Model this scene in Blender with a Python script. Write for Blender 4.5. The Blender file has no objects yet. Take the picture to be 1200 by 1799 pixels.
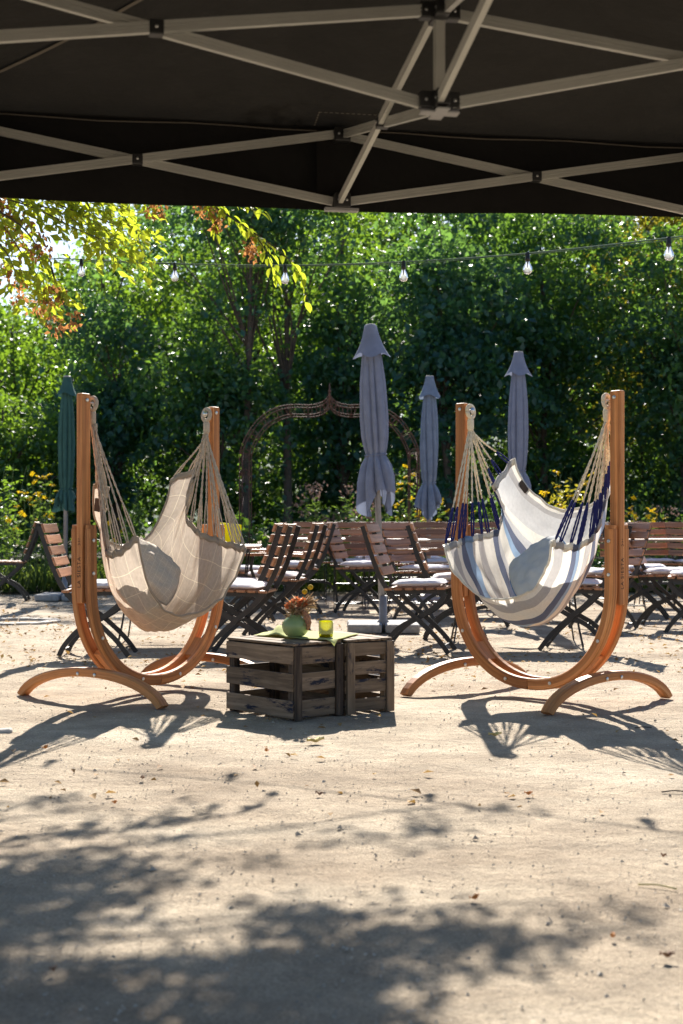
import bpy, math, random
import numpy as np
from mathutils import Vector, Matrix, noise as mnoise

random.seed(7)
rng = np.random.default_rng(7)
C = bpy.context.scene
COL = C.collection
R = math.radians

# ------------------------------------------------------------------ camera, sky, sun, exposure
CAM_H, FPX, HY = 0.95, 2500.0, 912.0
cam_d = bpy.data.cameras.new('camera')
cam_d.sensor_fit = 'VERTICAL'
cam_d.sensor_height = 36.0
cam_d.sensor_width = 36.0
cam_d.lens = 36.0 * FPX / 1799.0
cam_d.shift_y = (HY - 899.5) / 1799.0
cam_d.clip_start = 0.05
cam_d.clip_end = 2000
cam_d.dof.use_dof = True
cam_d.dof.focus_distance = 7.4
cam_d.dof.aperture_fstop = 4.5
cam = bpy.data.objects.new('camera', cam_d)
cam.location = (0, 0, CAM_H)
cam.rotation_euler = (R(90), 0, 0)
COL.objects.link(cam)
C.camera = cam

SUN_EL, SUN_AZ = R(35.0), R(1.0)          # azimuth measured from +Y towards +X
w = bpy.data.worlds.new('World')
C.world = w
w.use_nodes = True
nt = w.node_tree
nt.nodes.clear()
wo = nt.nodes.new('ShaderNodeOutputWorld')
bg = nt.nodes.new('ShaderNodeBackground')
sk = nt.nodes.new('ShaderNodeTexSky')
sk.sky_type = 'NISHITA'
sk.sun_disc = False
sk.sun_elevation = SUN_EL
sk.sun_rotation = SUN_AZ
sk.air_density = 1.0
sk.dust_density = 0.8
sk.ozone_density = 4.0
bg.inputs['Strength'].default_value = 0.062
nt.links.new(sk.outputs[0], bg.inputs[0])
nt.links.new(bg.outputs[0], wo.inputs[0])

sd = bpy.data.lights.new('sun', 'SUN')
sd.energy = 5.0
sd.angle = R(0.48)
sd.color = (1.0, 0.945, 0.86)
sun = bpy.data.objects.new('sun', sd)
to_sun = Vector((math.sin(SUN_AZ) * math.cos(SUN_EL), math.cos(SUN_AZ) * math.cos(SUN_EL), math.sin(SUN_EL)))
sun.rotation_euler = to_sun.to_track_quat('Z', 'Y').to_euler()
sun.location = (0, 20, 30)
COL.objects.link(sun)

C.view_settings.view_transform = 'Standard'
C.view_settings.look = 'None'
C.view_settings.exposure = 1.42
C.view_settings.gamma = 1.0
C.view_settings.use_curve_mapping = False
C.render.engine = 'CYCLES'
C.cycles.max_bounces = 8
C.cycles.diffuse_bounces = 4
C.cycles.glossy_bounces = 3
C.cycles.transmission_bounces = 8
C.cycles.transparent_max_bounces = 8
C.cycles.caustics_reflective = False
C.cycles.caustics_refractive = False
C.cycles.use_denoising = True
C.cycles.sample_clamp_indirect = 6.0


def W(px, py, Y):
    """photo pixel at distance Y -> world point"""
    return Vector(((px - 600) / FPX * Y, Y, CAM_H - (py - HY) / FPX * Y))


# ------------------------------------------------------------------ materials
def new_mat(name):
    m = bpy.data.materials.new(name)
    m.use_nodes = True
    t = m.node_tree
    t.nodes.clear()
    out = t.nodes.new('ShaderNodeOutputMaterial')
    return m, t, out


def N(t, kind, **kw):
    n = t.nodes.new(kind)
    for k, v in kw.items():
        if k in n.inputs:
            n.inputs[k].default_value = v
        else:
            setattr(n, k, v)
    return n


def ramp(t, stops, interp='LINEAR'):
    n = t.nodes.new('ShaderNodeValToRGB')
    n.color_ramp.interpolation = interp
    el = n.color_ramp.elements
    while len(el) > 1:
        el.remove(el[-1])
    el[0].position, el[0].color = stops[0][0], (*stops[0][1], 1)
    for p, c in stops[1:]:
        e = el.new(p)
        e.color = (*c, 1)
    return n


def mat_simple(name, col, rough=0.5, metal=0.0, var=0.15, scale=12.0, bump=0.0, bscale=60.0, spec=0.5):
    m, t, out = new_mat(name)
    L = t.links.new
    p = N(t, 'ShaderNodeBsdfPrincipled', Roughness=rough, Metallic=metal)
    p.inputs['Specular IOR Level'].default_value = spec
    tc = N(t, 'ShaderNodeTexCoord')
    no = N(t, 'ShaderNodeTexNoise', Scale=scale, Detail=5.0, Roughness=0.6)
    L(tc.outputs['Object'], no.inputs['Vector'])
    lo = tuple(c * (1 - var) for c in col)
    hi = tuple(min(1, c * (1 + var)) for c in col)
    rp = ramp(t, [(0.3, lo), (0.7, hi)])
    L(no.outputs['Fac'], rp.inputs[0])
    L(rp.outputs[0], p.inputs['Base Color'])
    if bump:
        nb = N(t, 'ShaderNodeTexNoise', Scale=bscale, Detail=4.0)
        L(tc.outputs['Object'], nb.inputs['Vector'])
        b = N(t, 'ShaderNodeBump', Strength=bump, Distance=0.01)
        L(nb.outputs['Fac'], b.inputs['Height'])
        L(b.outputs[0], p.inputs['Normal'])
    L(p.outputs[0], out.inputs[0])
    return m


def mat_wood(name, dark, mid, light, rough=0.5, along=3.0, across=45.0, worn=None, spec=0.4, bump=0.25, lam=0.0):
    """grain runs along UV u"""
    m, t, out = new_mat(name)
    L = t.links.new
    p = N(t, 'ShaderNodeBsdfPrincipled', Roughness=rough)
    p.inputs['Specular IOR Level'].default_value = spec
    uv = N(t, 'ShaderNodeUVMap')
    oi = N(t, 'ShaderNodeObjectInfo')
    add = N(t, 'ShaderNodeVectorMath', operation='ADD')
    mul = N(t, 'ShaderNodeVectorMath', operation='SCALE')
    mul.inputs[0].default_value = (13.0, 7.0, 3.0)
    L(oi.outputs['Random'], mul.inputs['Scale'])
    L(uv.outputs[0], add.inputs[0])
    L(mul.outputs[0], add.inputs[1])
    mp = N(t, 'ShaderNodeMapping')
    mp.inputs['Scale'].default_value = (along, across, 1)
    L(add.outputs[0], mp.inputs[0])
    n1 = N(t, 'ShaderNodeTexNoise', Scale=1.0, Detail=6.0, Roughness=0.65, Distortion=0.6)
    L(mp.outputs[0], n1.inputs['Vector'])
    rp = ramp(t, [(0.25, dark), (0.5, mid), (0.75, light)])
    L(n1.outputs['Fac'], rp.inputs[0])
    n2 = N(t, 'ShaderNodeTexNoise', Scale=6.0, Detail=3.0)
    L(add.outputs[0], n2.inputs['Vector'])
    hs = N(t, 'ShaderNodeHueSaturation')
    mr = N(t, 'ShaderNodeMapRange')
    mr.inputs[3].default_value = 0.78
    mr.inputs[4].default_value = 1.22
    L(n2.outputs['Fac'], mr.inputs[0])
    L(mr.outputs[0], hs.inputs['Value'])
    L(rp.outputs[0], hs.inputs['Color'])
    last = hs.outputs[0]
    # per piece tone
    hs2 = N(t, 'ShaderNodeHueSaturation')
    mr2 = N(t, 'ShaderNodeMapRange')
    mr2.inputs[3].default_value = 0.72
    mr2.inputs[4].default_value = 1.28
    L(oi.outputs['Random'], mr2.inputs[0])
    L(mr2.outputs[0], hs2.inputs['Value'])
    L(last, hs2.inputs['Color'])
    last = hs2.outputs[0]
    if lam:
        sy_ = N(t, 'ShaderNodeSeparateXYZ')
        L(uv.outputs[0], sy_.inputs[0])
        ml = N(t, 'ShaderNodeMath', operation='MULTIPLY_ADD')
        ml.inputs[1].default_value = 1.0 / lam
        ml.inputs[2].default_value = 0.35
        L(sy_.outputs[1], ml.inputs[0])
        fl_ = N(t, 'ShaderNodeMath', operation='FLOOR')
        L(ml.outputs[0], fl_.inputs[0])
        fr_ = N(t, 'ShaderNodeMath', operation='FRACT')
        L(ml.outputs[0], fr_.inputs[0])
        ad_ = N(t, 'ShaderNodeMath', operation='ADD')
        L(fl_.outputs[0], ad_.inputs[0])
        L(oi.outputs['Random'], ad_.inputs[1])
        wn = N(t, 'ShaderNodeTexWhiteNoise', noise_dimensions='1D')
        L(ad_.outputs[0], wn.inputs['W'])
        ln_ = N(t, 'ShaderNodeMath', operation='LESS_THAN')
        ln_.inputs[1].default_value = 0.05
        L(fr_.outputs[0], ln_.inputs[0])
        v1 = N(t, 'ShaderNodeMapRange')
        v1.inputs[3].default_value = 0.74
        v1.inputs[4].default_value = 1.2
        L(wn.outputs['Value'], v1.inputs[0])
        v2 = N(t, 'ShaderNodeMath', operation='MULTIPLY_ADD')
        v2.inputs[1].default_value = -0.4
        L(ln_.outputs[0], v2.inputs[0])
        L(v1.outputs[0], v2.inputs[2])
        hl = N(t, 'ShaderNodeHueSaturation')
        L(v2.outputs[0], hl.inputs['Value'])
        L(last, hl.inputs['Color'])
        last = hl.outputs[0]
    if worn:
        n3 = N(t, 'ShaderNodeTexNoise', Scale=9.0, Detail=5.0, Roughness=0.7)
        mp3 = N(t, 'ShaderNodeMapping')
        mp3.inputs['Scale'].default_value = (0.55, 3.2, 1)
        L(add.outputs[0], mp3.inputs[0])
        L(mp3.outputs[0], n3.inputs['Vector'])
        r3 = ramp(t, [(0.56, (0, 0, 0)), (0.64, (1, 1, 1))])
        L(n3.outputs['Fac'], r3.inputs[0])
        mx = N(t, 'ShaderNodeMix', data_type='RGBA')
        L(r3.outputs[0], mx.inputs[0])
        L(last, mx.inputs[6])
        mx.inputs[7].default_value = (*worn, 1)
        last = mx.outputs[2]
    L(last, p.inputs['Base Color'])
    b = N(t, 'ShaderNodeBump', Strength=bump, Distance=0.004)
    L(n1.outputs['Fac'], b.inputs['Height'])
    L(b.outputs[0], p.inputs['Normal'])
    L(p.outputs[0], out.inputs[0])
    return m


def mat_leaf(name, dark, mid, light, trans, tf=0.45, rough=0.45):
    m, t, out = new_mat(name)
    L = t.links.new
    at = N(t, 'ShaderNodeAttribute', attribute_name='tint')
    rp = ramp(t, [(0.0, dark), (0.5, mid), (1.0, light)])
    L(at.outputs['Fac'], rp.inputs[0])
    p = N(t, 'ShaderNodeBsdfPrincipled', Roughness=rough)
    p.inputs['Specular IOR Level'].default_value = 0.45
    L(rp.outputs[0], p.inputs['Base Color'])
    tr = N(t, 'ShaderNodeBsdfTranslucent')
    hs = N(t, 'ShaderNodeMix', data_type='RGBA')
    hs.inputs[0].default_value = 0.8
    L(rp.outputs[0], hs.inputs[6])
    hs.inputs[7].default_value = (*trans, 1)
    L(hs.outputs[2], tr.inputs[0])
    mx = N(t, 'ShaderNodeMixShader')
    mx.inputs[0].default_value = tf
    L(p.outputs[0], mx.inputs[1])
    L(tr.outputs[0], mx.inputs[2])
    L(mx.outputs[0], out.inputs[0])
    return m


def cloth_nodes(t, out, color_socket, tf=0.3, rough=0.9, weave=900.0, bump=0.15):
    L = t.links.new
    p = N(t, 'ShaderNodeBsdfPrincipled', Roughness=rough)
    p.inputs['Specular IOR Level'].default_value = 0.15
    tr = N(t, 'ShaderNodeBsdfTranslucent')
    L(color_socket, p.inputs['Base Color'])
    L(color_socket, tr.inputs[0])
    tc = N(t, 'ShaderNodeTexCoord')
    nb = N(t, 'ShaderNodeTexNoise', Scale=weave * 0.25, Detail=2.0)
    L(tc.outputs['Object'], nb.inputs['Vector'])
    nb2 = N(t, 'ShaderNodeTexNoise', Scale=14.0, Detail=3.0)
    L(tc.outputs['Object'], nb2.inputs['Vector'])
    ad = N(t, 'ShaderNodeMath', operation='MULTIPLY_ADD')
    L(nb.outputs['Fac'], ad.inputs[0])
    ad.inputs[1].default_value = 0.12
    L(nb2.outputs['Fac'], ad.inputs[2])
    b = N(t, 'ShaderNodeBump', Strength=bump, Distance=0.02)
    L(ad.outputs[0], b.inputs['Height'])
    L(b.outputs[0], p.inputs['Normal'])
    mx = N(t, 'ShaderNodeMixShader')
    mx.inputs[0].default_value = tf
    L(p.outputs[0], mx.inputs[1])
    L(tr.outputs[0], mx.inputs[2])
    L(mx.outputs[0], out.inputs[0])


def mat_cloth(name, col, var=0.1, tf=0.25, bump=0.15, scale=9.0):
    m, t, out = new_mat(name)
    tc = N(t, 'ShaderNodeTexCoord')
    no = N(t, 'ShaderNodeTexNoise', Scale=scale, Detail=5.0, Roughness=0.65)
    t.links.new(tc.outputs['Object'], no.inputs['Vector'])
    rp = ramp(t, [(0.3, tuple(c * (1 - var) for c in col)), (0.7, tuple(min(1, c * (1 + var)) for c in col))])
    t.links.new(no.outputs['Fac'], rp.inputs[0])
    cloth_nodes(t, out, rp.outputs[0], tf, bump=bump)
    return m


def mat_plaid(name, tf=0.33):
    m, t, out = new_mat(name)
    L = t.links.new
    uv = N(t, 'ShaderNodeUVMap')
    sx = N(t, 'ShaderNodeSeparateXYZ')
    L(uv.outputs[0], sx.inputs[0])

    def line(sock, freq, width, off):
        a = N(t, 'ShaderNodeMath', operation='MULTIPLY_ADD')
        L(sock, a.inputs[0])
        a.inputs[1].default_value = freq
        a.inputs[2].default_value = off
        f = N(t, 'ShaderNodeMath', operation='FRACT')
        L(a.outputs[0], f.inputs[0])
        l = N(t, 'ShaderNodeMath', operation='LESS_THAN')
        L(f.outputs[0], l.inputs[0])
        l.inputs[1].default_value = width
        return l.outputs[0]
    a = line(sx.outputs[0], 11.0, 0.028, 0.0)
    b = line(sx.outputs[1], 10.0, 0.032, 0.3)
    mxv = N(t, 'ShaderNodeMath', operation='MAXIMUM')
    L(a, mxv.inputs[0])
    L(b, mxv.inputs[1])
    no = N(t, 'ShaderNodeTexNoise', Scale=60.0, Detail=4.0)
    L(uv.outputs[0], no.inputs['Vector'])
    rp = ramp(t, [(0.3, (0.47, 0.39, 0.315)), (0.7, (0.57, 0.48, 0.395))])
    L(no.outputs['Fac'], rp.inputs[0])
    mx = N(t, 'ShaderNodeMix', data_type='RGBA')
    L(mxv.outputs[0], mx.inputs[0])
    L(rp.outputs[0], mx.inputs[6])
    mx.inputs[7].default_value = (0.78, 0.68, 0.52, 1)
    cloth_nodes(t, out, mx.outputs[2], tf)
    return m


def mat_stripes(name):
    m, t, out = new_mat(name)
    L = t.links.new
    uv = N(t, 'ShaderNodeUVMap')
    sx = N(t, 'ShaderNodeSeparateXYZ')
    L(uv.outputs[0], sx.inputs[0])
    cream, grey, navy, blue, lg = (0.78, 0.74, 0.66), (0.44, 0.42, 0.41), (0.15, 0.17, 0.24), (0.32, 0.44, 0.60), (0.60, 0.59, 0.58)
    seq = [(0.0, cream), (0.03, grey), (0.055, lg), (0.16, cream), (0.21, lg), (0.26, navy), (0.31, blue), (0.35, cream), (0.42, lg),
           (0.46, navy), (0.51, cream), (0.58, grey), (0.64, cream), (0.69, blue), (0.745, navy), (0.80, cream),
           (0.865, grey), (0.93, cream)]
    rp = ramp(t, seq, 'CONSTANT')
    L(sx.outputs[1], rp.inputs[0])
    no = N(t, 'ShaderNodeTexNoise', Scale=70.0, Detail=4.0)
    L(uv.outputs[0], no.inputs['Vector'])
    mr = N(t, 'ShaderNodeMapRange')
    mr.inputs[3].default_value = 0.85
    mr.inputs[4].default_value = 1.15
    L(no.outputs['Fac'], mr.inputs[0])
    hs = N(t, 'ShaderNodeHueSaturation')
    L(mr.outputs[0], hs.inputs['Value'])
    L(rp.outputs[0], hs.inputs['Color'])
    cloth_nodes(t, out, hs.outputs[0], 0.36)
    return m


def mat_ground(name, bed=False):
    m, t, out = new_mat(name)
    L = t.links.new
    tc = N(t, 'ShaderNodeTexCoord')
    ob = tc.outputs['Object']
    p = N(t, 'ShaderNodeBsdfPrincipled', Roughness=0.95)
    p.inputs['Specular IOR Level'].default_value = 0.2
    big = N(t, 'ShaderNodeTexNoise', Scale=0.9, Detail=7.0, Roughness=0.62)
    mp = N(t, 'ShaderNodeMapping')
    mp.inputs['Scale'].default_value = (0.7, 1.2, 1)
    L(ob, mp.inputs[0])
    L(mp.outputs[0], big.inputs['Vector'])
    if bed:
        rp = ramp(t, [(0.3, (0.02, 0.022, 0.011)), (0.55, (0.04, 0.042, 0.02)), (0.75, (0.07, 0.06, 0.036))])
    else:
        rp = ramp(t, [(0.30, (0.23, 0.17, 0.112)), (0.44, (0.385, 0.302, 0.214)), (0.57, (0.465, 0.378, 0.275)), (0.72, (0.565, 0.478, 0.365))])
    L(big.outputs['Fac'], rp.inputs[0])
    fine = N(t, 'ShaderNodeTexNoise', Scale=130.0, Detail=5.0, Roughness=0.75)
    L(ob, fine.inputs['Vector'])
    mr = N(t, 'ShaderNodeMapRange')
    mr.inputs[1].default_value = 0.25
    mr.inputs[2].default_value = 0.75
    mr.inputs[3].default_value = 0.5
    mr.inputs[4].default_value = 1.45
    L(fine.outputs['Fac'], mr.inputs[0])
    hs = N(t, 'ShaderNodeHueSaturation')
    L(rp.outputs[0], hs.inputs['Color'])
    L(mr.outputs[0], hs.inputs['Value'])
    wide = N(t, 'ShaderNodeTexNoise', Scale=4.5, Detail=4.0, Roughness=0.6)
    L(ob, wide.inputs['Vector'])
    mrw = N(t, 'ShaderNodeMapRange')
    mrw.inputs[1].default_value = 0.35
    mrw.inputs[2].default_value = 0.65
    mrw.inputs[3].default_value = 0.82
    mrw.inputs[4].default_value = 1.12
    L(wide.outputs['Fac'], mrw.inputs[0])
    hsw = N(t, 'ShaderNodeHueSaturation')
    L(mrw.outputs[0], hsw.inputs['Value'])
    L(hs.outputs[0], hsw.inputs['Color'])
    hs = hsw
    # grit: small stones by voronoi
    vo = N(t, 'ShaderNodeTexVoronoi', Scale=85.0)
    L(ob, vo.inputs['Vector'])
    lt = ramp(t, [(0.10, (1, 1, 1)), (0.2, (0, 0, 0))])
    L(vo.outputs['Distance'], lt.inputs[0])
    sep = N(t, 'ShaderNodeSeparateColor')
    L(vo.outputs['Color'], sep.inputs[0])
    gate = N(t, 'ShaderNodeMath', operation='GREATER_THAN')
    gate.inputs[1].default_value = 0.6
    L(sep.outputs[0], gate.inputs[0])
    gm = N(t, 'ShaderNodeMath', operation='MULTIPLY')
    L(gate.outputs[0], gm.inputs[0])
    L(lt.outputs[0], gm.inputs[1])
    gc = ramp(t, [(0.2, (0.16, 0.11, 0.07)), (0.5, (0.40, 0.33, 0.25)), (0.8, (0.68, 0.6, 0.5))])
    L(sep.outputs[1], gc.inputs[0])
    mx = N(t, 'ShaderNodeMix', data_type='RGBA')
    L(gm.outputs[0], mx.inputs[0])
    L(hs.outputs[0], mx.inputs[6])
    L(gc.outputs[0], mx.inputs[7])
    L(mx.outputs[2], p.inputs['Base Color'])
    mid = N(t, 'ShaderNodeTexNoise', Scale=16.0, Detail=6.0, Roughness=0.7)
    L(ob, mid.inputs['Vector'])
    h1 = N(t, 'ShaderNodeMath', operation='MULTIPLY_ADD')
    L(fine.outputs['Fac'], h1.inputs[0])
    h1.inputs[1].default_value = 0.3
    L(mid.outputs['Fac'], h1.inputs[2])
    h2 = N(t, 'ShaderNodeMath', operation='MULTIPLY_ADD')
    L(gm.outputs[0], h2.inputs[0])
    h2.inputs[1].default_value = 0.2
    L(h1.outputs[0], h2.inputs[2])
    b = N(t, 'ShaderNodeBump', Strength=0.9, Distance=0.03)
    L(h2.outputs[0], b.inputs['Height'])
    L(b.outputs[0], p.inputs['Normal'])
    L(p.outputs[0], out.inputs[0])
    return m


def mat_glass(name, col, rough=0.03, tint=0.5):
    m, t, out = new_mat(name)
    L = t.links.new
    g = N(t, 'ShaderNodeBsdfGlass', Roughness=rough, IOR=1.2)
    g.inputs['Color'].default_value = (*col, 1)
    d = N(t, 'ShaderNodeBsdfTranslucent')
    d.inputs[0].default_value = (*col, 1)
    mx = N(t, 'ShaderNodeMixShader')
    mx.inputs[0].default_value = tint
    L(g.outputs[0], mx.inputs[1])
    L(d.outputs[0], mx.inputs[2])
    L(mx.outputs[0], out.inputs[0])
    return m


M = {}
M['eucalyptus'] = mat_wood('oiled hardwood', (0.31, 0.105, 0.034), (0.52, 0.205, 0.066), (0.68, 0.33, 0.13), 0.58, 2.2, 48, lam=0.021, spec=0.3)
M['crate'] = mat_wood('weathered crate wood', (0.08, 0.054, 0.036), (0.19, 0.13, 0.084), (0.33, 0.235, 0.155), 0.8, 3.0, 55, worn=(0.022, 0.024, 0.04), spec=0.2)
M['crate_dark'] = mat_wood('stained crate wood', (0.022, 0.016, 0.013), (0.055, 0.038, 0.028), (0.15, 0.105, 0.07), 0.8, 3.0, 55, worn=(0.012, 0.011, 0.014), spec=0.2)
M['slat'] = mat_wood('garden chair wood', (0.19, 0.08, 0.036), (0.37, 0.165, 0.078), (0.52, 0.265, 0.14), 0.42, 3.0, 60, spec=0.5)
M['tabletop'] = mat_wood('table wood', (0.20, 0.12, 0.075), (0.32, 0.205, 0.14), (0.42, 0.29, 0.20), 0.4, 3.0, 60, spec=0.5)
M['iron'] = mat_simple('black painted iron', (0.018, 0.017, 0.017), 0.45, 0.0, 0.3, 20)
M['rust'] = mat_simple('rusty rod', (0.12, 0.062, 0.045), 0.8, 0.3, 0.4, 25)
M['steel'] = mat_simple('bolt steel', (0.62, 0.62, 0.60), 0.3, 1.0, 0.1)
M['alu'] = mat_simple('tent frame aluminium', (0.47, 0.47, 0.43), 0.45, 0.45, 0.08, 6)
M['black_plastic'] = mat_simple('black plastic', (0.012, 0.012, 0.012), 0.45, 0.0, 0.2)
M['grey_plastic'] = mat_simple('grey plastic', (0.30, 0.30, 0.30), 0.5, 0.0, 0.1)
M['tent'] = mat_cloth('black tent fabric', (0.022, 0.0205, 0.018), 0.15, 0.05, 0.5, 5)
M['valance'] = mat_cloth('shade darkened tent fabric', (0.010, 0.0095, 0.009), 0.12, 0.01, 0.35, 5)  # shade of the side turned from the light darkened into the cloth colour
M['seam'] = mat_simple('tent seam tape', (0.11, 0.095, 0.075), 0.8)
M['plaid'] = mat_plaid('beige plaid cloth')
M['plaid_hem'] = mat_cloth('beige hem cloth', (0.43, 0.355, 0.28), 0.1, 0.25)
M['stripes'] = mat_stripes('blue cream striped cloth')
M['rope_beige'] = mat_cloth('taupe rope', (0.52, 0.44, 0.35), 0.2, 0.15, scale=60)
M['rope_cream'] = mat_cloth('cream rope', (0.78, 0.69, 0.52), 0.12, 0.15, scale=60)
M['rope_navy'] = mat_cloth('navy rope', (0.03, 0.035, 0.14), 0.2, 0.1, scale=60)
M['label_dark'] = mat_simple('woven label', (0.07, 0.05, 0.04), 0.9)
M['engrave'] = mat_simple('burnt lettering', (0.045, 0.018, 0.01), 0.8)
M['cushion'] = mat_cloth('pale cushion cloth', (0.80, 0.76, 0.77), 0.06, 0.2, 0.3, 12)
M['cush_inner_l'] = mat_plaid('beige plaid pillow cloth', 0.05)
M['cush_inner_r'] = mat_cloth('grey blue pillow cloth', (0.50, 0.51, 0.51), 0.08, 0.05)
M['blue_piping'] = mat_cloth('blue piping', (0.10, 0.20, 0.36), 0.1, 0.1)
M['yellow'] = mat_cloth('yellow cloth', (0.72, 0.66, 0.02), 0.08, 0.45)
M['grey_canopy'] = mat_cloth('grey lilac parasol cloth', (0.235, 0.27, 0.37), 0.12, 0.22, 0.2)
M['grey_canopy2'] = mat_cloth('grey blue parasol cloth', (0.21, 0.265, 0.36), 0.18, 0.22, 0.2)
M['green_canopy'] = mat_cloth('green parasol cloth', (0.05, 0.125, 0.115), 0.15, 0.15, 0.2)
M['pole'] = mat_simple('grey pole paint', (0.27, 0.26, 0.26), 0.45, 0.2)
M['concrete'] = mat_simple('concrete slab', (0.33, 0.32, 0.31), 0.9, 0, 0.25, 18, 0.4)
M['stone_pale'] = mat_simple('pale stone', (0.42, 0.38, 0.33), 0.9, 0, 0.3, 18, 0.4)
M['ground'] = mat_ground('sandy gravel ground')
M['bed'] = mat_ground('planting soil', True)
M['hill'] = mat_simple('far wooded hill', (0.05, 0.09, 0.04), 0.95, 0, 0.5, 0.6)
M['bark'] = mat_simple('bark', (0.085, 0.065, 0.05), 0.95, 0, 0.4, 14, 0.8, 30)
M['stem'] = mat_simple('green stem', (0.12, 0.17, 0.05), 0.7)
M['leaf_a'] = mat_leaf('dense dark leaves', (0.010, 0.043, 0.038), (0.023, 0.076, 0.058), (0.058, 0.125, 0.058), (0.36, 0.64, 0.05), 0.34, 0.42)
M['leaf_b'] = mat_leaf('mid green leaves', (0.014, 0.052, 0.028), (0.034, 0.095, 0.038), (0.075, 0.14, 0.038), (0.42, 0.68, 0.035), 0.34, 0.46)
M['leaf_c'] = mat_leaf('blue green leaves', (0.010, 0.046, 0.049), (0.021, 0.078, 0.072), (0.046, 0.115, 0.080), (0.32, 0.60, 0.08), 0.32, 0.42)
M['leaf_far'] = mat_leaf('far leaves', (0.010, 0.040, 0.022), (0.026, 0.072, 0.030), (0.07, 0.12, 0.034), (0.34, 0.56, 0.03), 0.32, 0.48)
M['leaf_d'] = mat_leaf('yellowing leaves', (0.03, 0.05, 0.012), (0.08, 0.09, 0.016), (0.2, 0.13, 0.03), (0.5, 0.45, 0.03), 0.45)
M['leaf_hang'] = mat_leaf('hornbeam leaves', (0.04, 0.085, 0.015), (0.08, 0.14, 0.02), (0.20, 0.18, 0.03), (0.60, 0.70, 0.04), 0.58)
M['seed'] = mat_leaf('brown winged seeds', (0.20, 0.075, 0.03), (0.34, 0.15, 0.06), (0.45, 0.24, 0.10), (0.6, 0.28, 0.09), 0.4, 0.7)
M['herb'] = mat_leaf('border plant leaves', (0.02, 0.06, 0.02), (0.04, 0.095, 0.028), (0.09, 0.14, 0.035), (0.3, 0.46, 0.05), 0.3)
M['petal'] = mat_leaf('yellow petals', (0.55, 0.34, 0.01), (0.70, 0.46, 0.01), (0.75, 0.58, 0.02), (0.8, 0.6, 0.02), 0.4, 0.7)
M['flower_pink'] = mat_leaf('faded pink flower heads', (0.13, 0.08, 0.06), (0.22, 0.14, 0.11), (0.32, 0.22, 0.17), (0.3, 0.2, 0.15), 0.3, 0.8)
M['litter'] = mat_leaf('fallen leaves', (0.14, 0.07, 0.03), (0.30, 0.17, 0.07), (0.52, 0.36, 0.14), (0.5, 0.3, 0.08), 0.2, 0.8)
M['orange_leaf'] = mat_simple('orange leaf', (0.50, 0.19, 0.04), 0.7, 0, 0.3, 60)
M['tan_leaf'] = mat_simple('tan leaf', (0.55, 0.44, 0.17), 0.7, 0, 0.25, 60)
M['brown_leaf'] = mat_simple('brown leaf', (0.19, 0.09, 0.04), 0.7, 0, 0.3, 60)
M['pebble'] = mat_simple('pebble', (0.42, 0.36, 0.29), 0.9, 0, 0.5, 3)
M['cable'] = mat_simple('green cable', (0.10, 0.16, 0.12), 0.9, spec=0.1)
M['bulb'] = mat_glass('clear bulb glass', (0.95, 0.95, 0.95), 0.02, 0.22)
M['tumbler'] = mat_glass('yellow green glass', (0.70, 0.68, 0.06), 0.05, 0.4)
M['lattice'] = mat_simple('pale raised glass', (0.85, 0.82, 0.45), 0.3, 0, 0.05)
M['vase'] = mat_simple('green glazed ceramic', (0.26, 0.34, 0.13), 0.28, 0, 0.2, 6)
M['napkin'] = mat_cloth('lime cloth', (0.66, 0.67, 0.33), 0.06, 0.4, 0.2)
M['blossom'] = mat_leaf('orange blossom', (0.45, 0.10, 0.03), (0.60, 0.20, 0.07), (0.62, 0.34, 0.2), (0.7, 0.25, 0.1), 0.35, 0.8)
M['dried'] = mat_leaf('dried grass', (0.35, 0.22, 0.13), (0.48, 0.32, 0.2), (0.58, 0.42, 0.28), (0.5, 0.35, 0.2), 0.35, 0.8)
M['amaranth'] = mat_simple('trailing rust flower', (0.42, 0.19, 0.10), 0.9, 0, 0.4, 80, 1.0, 120)
M['yellow_ball'] = mat_simple('yellow flower ball', (0.60, 0.36, 0.01), 0.9, 0, 0.2, 80, 1.0, 200)
M['grass'] = mat_leaf('grass blades', (0.03, 0.07, 0.015), (0.07, 0.12, 0.025), (0.15, 0.17, 0.05), (0.3, 0.4, 0.05), 0.4)


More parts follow.
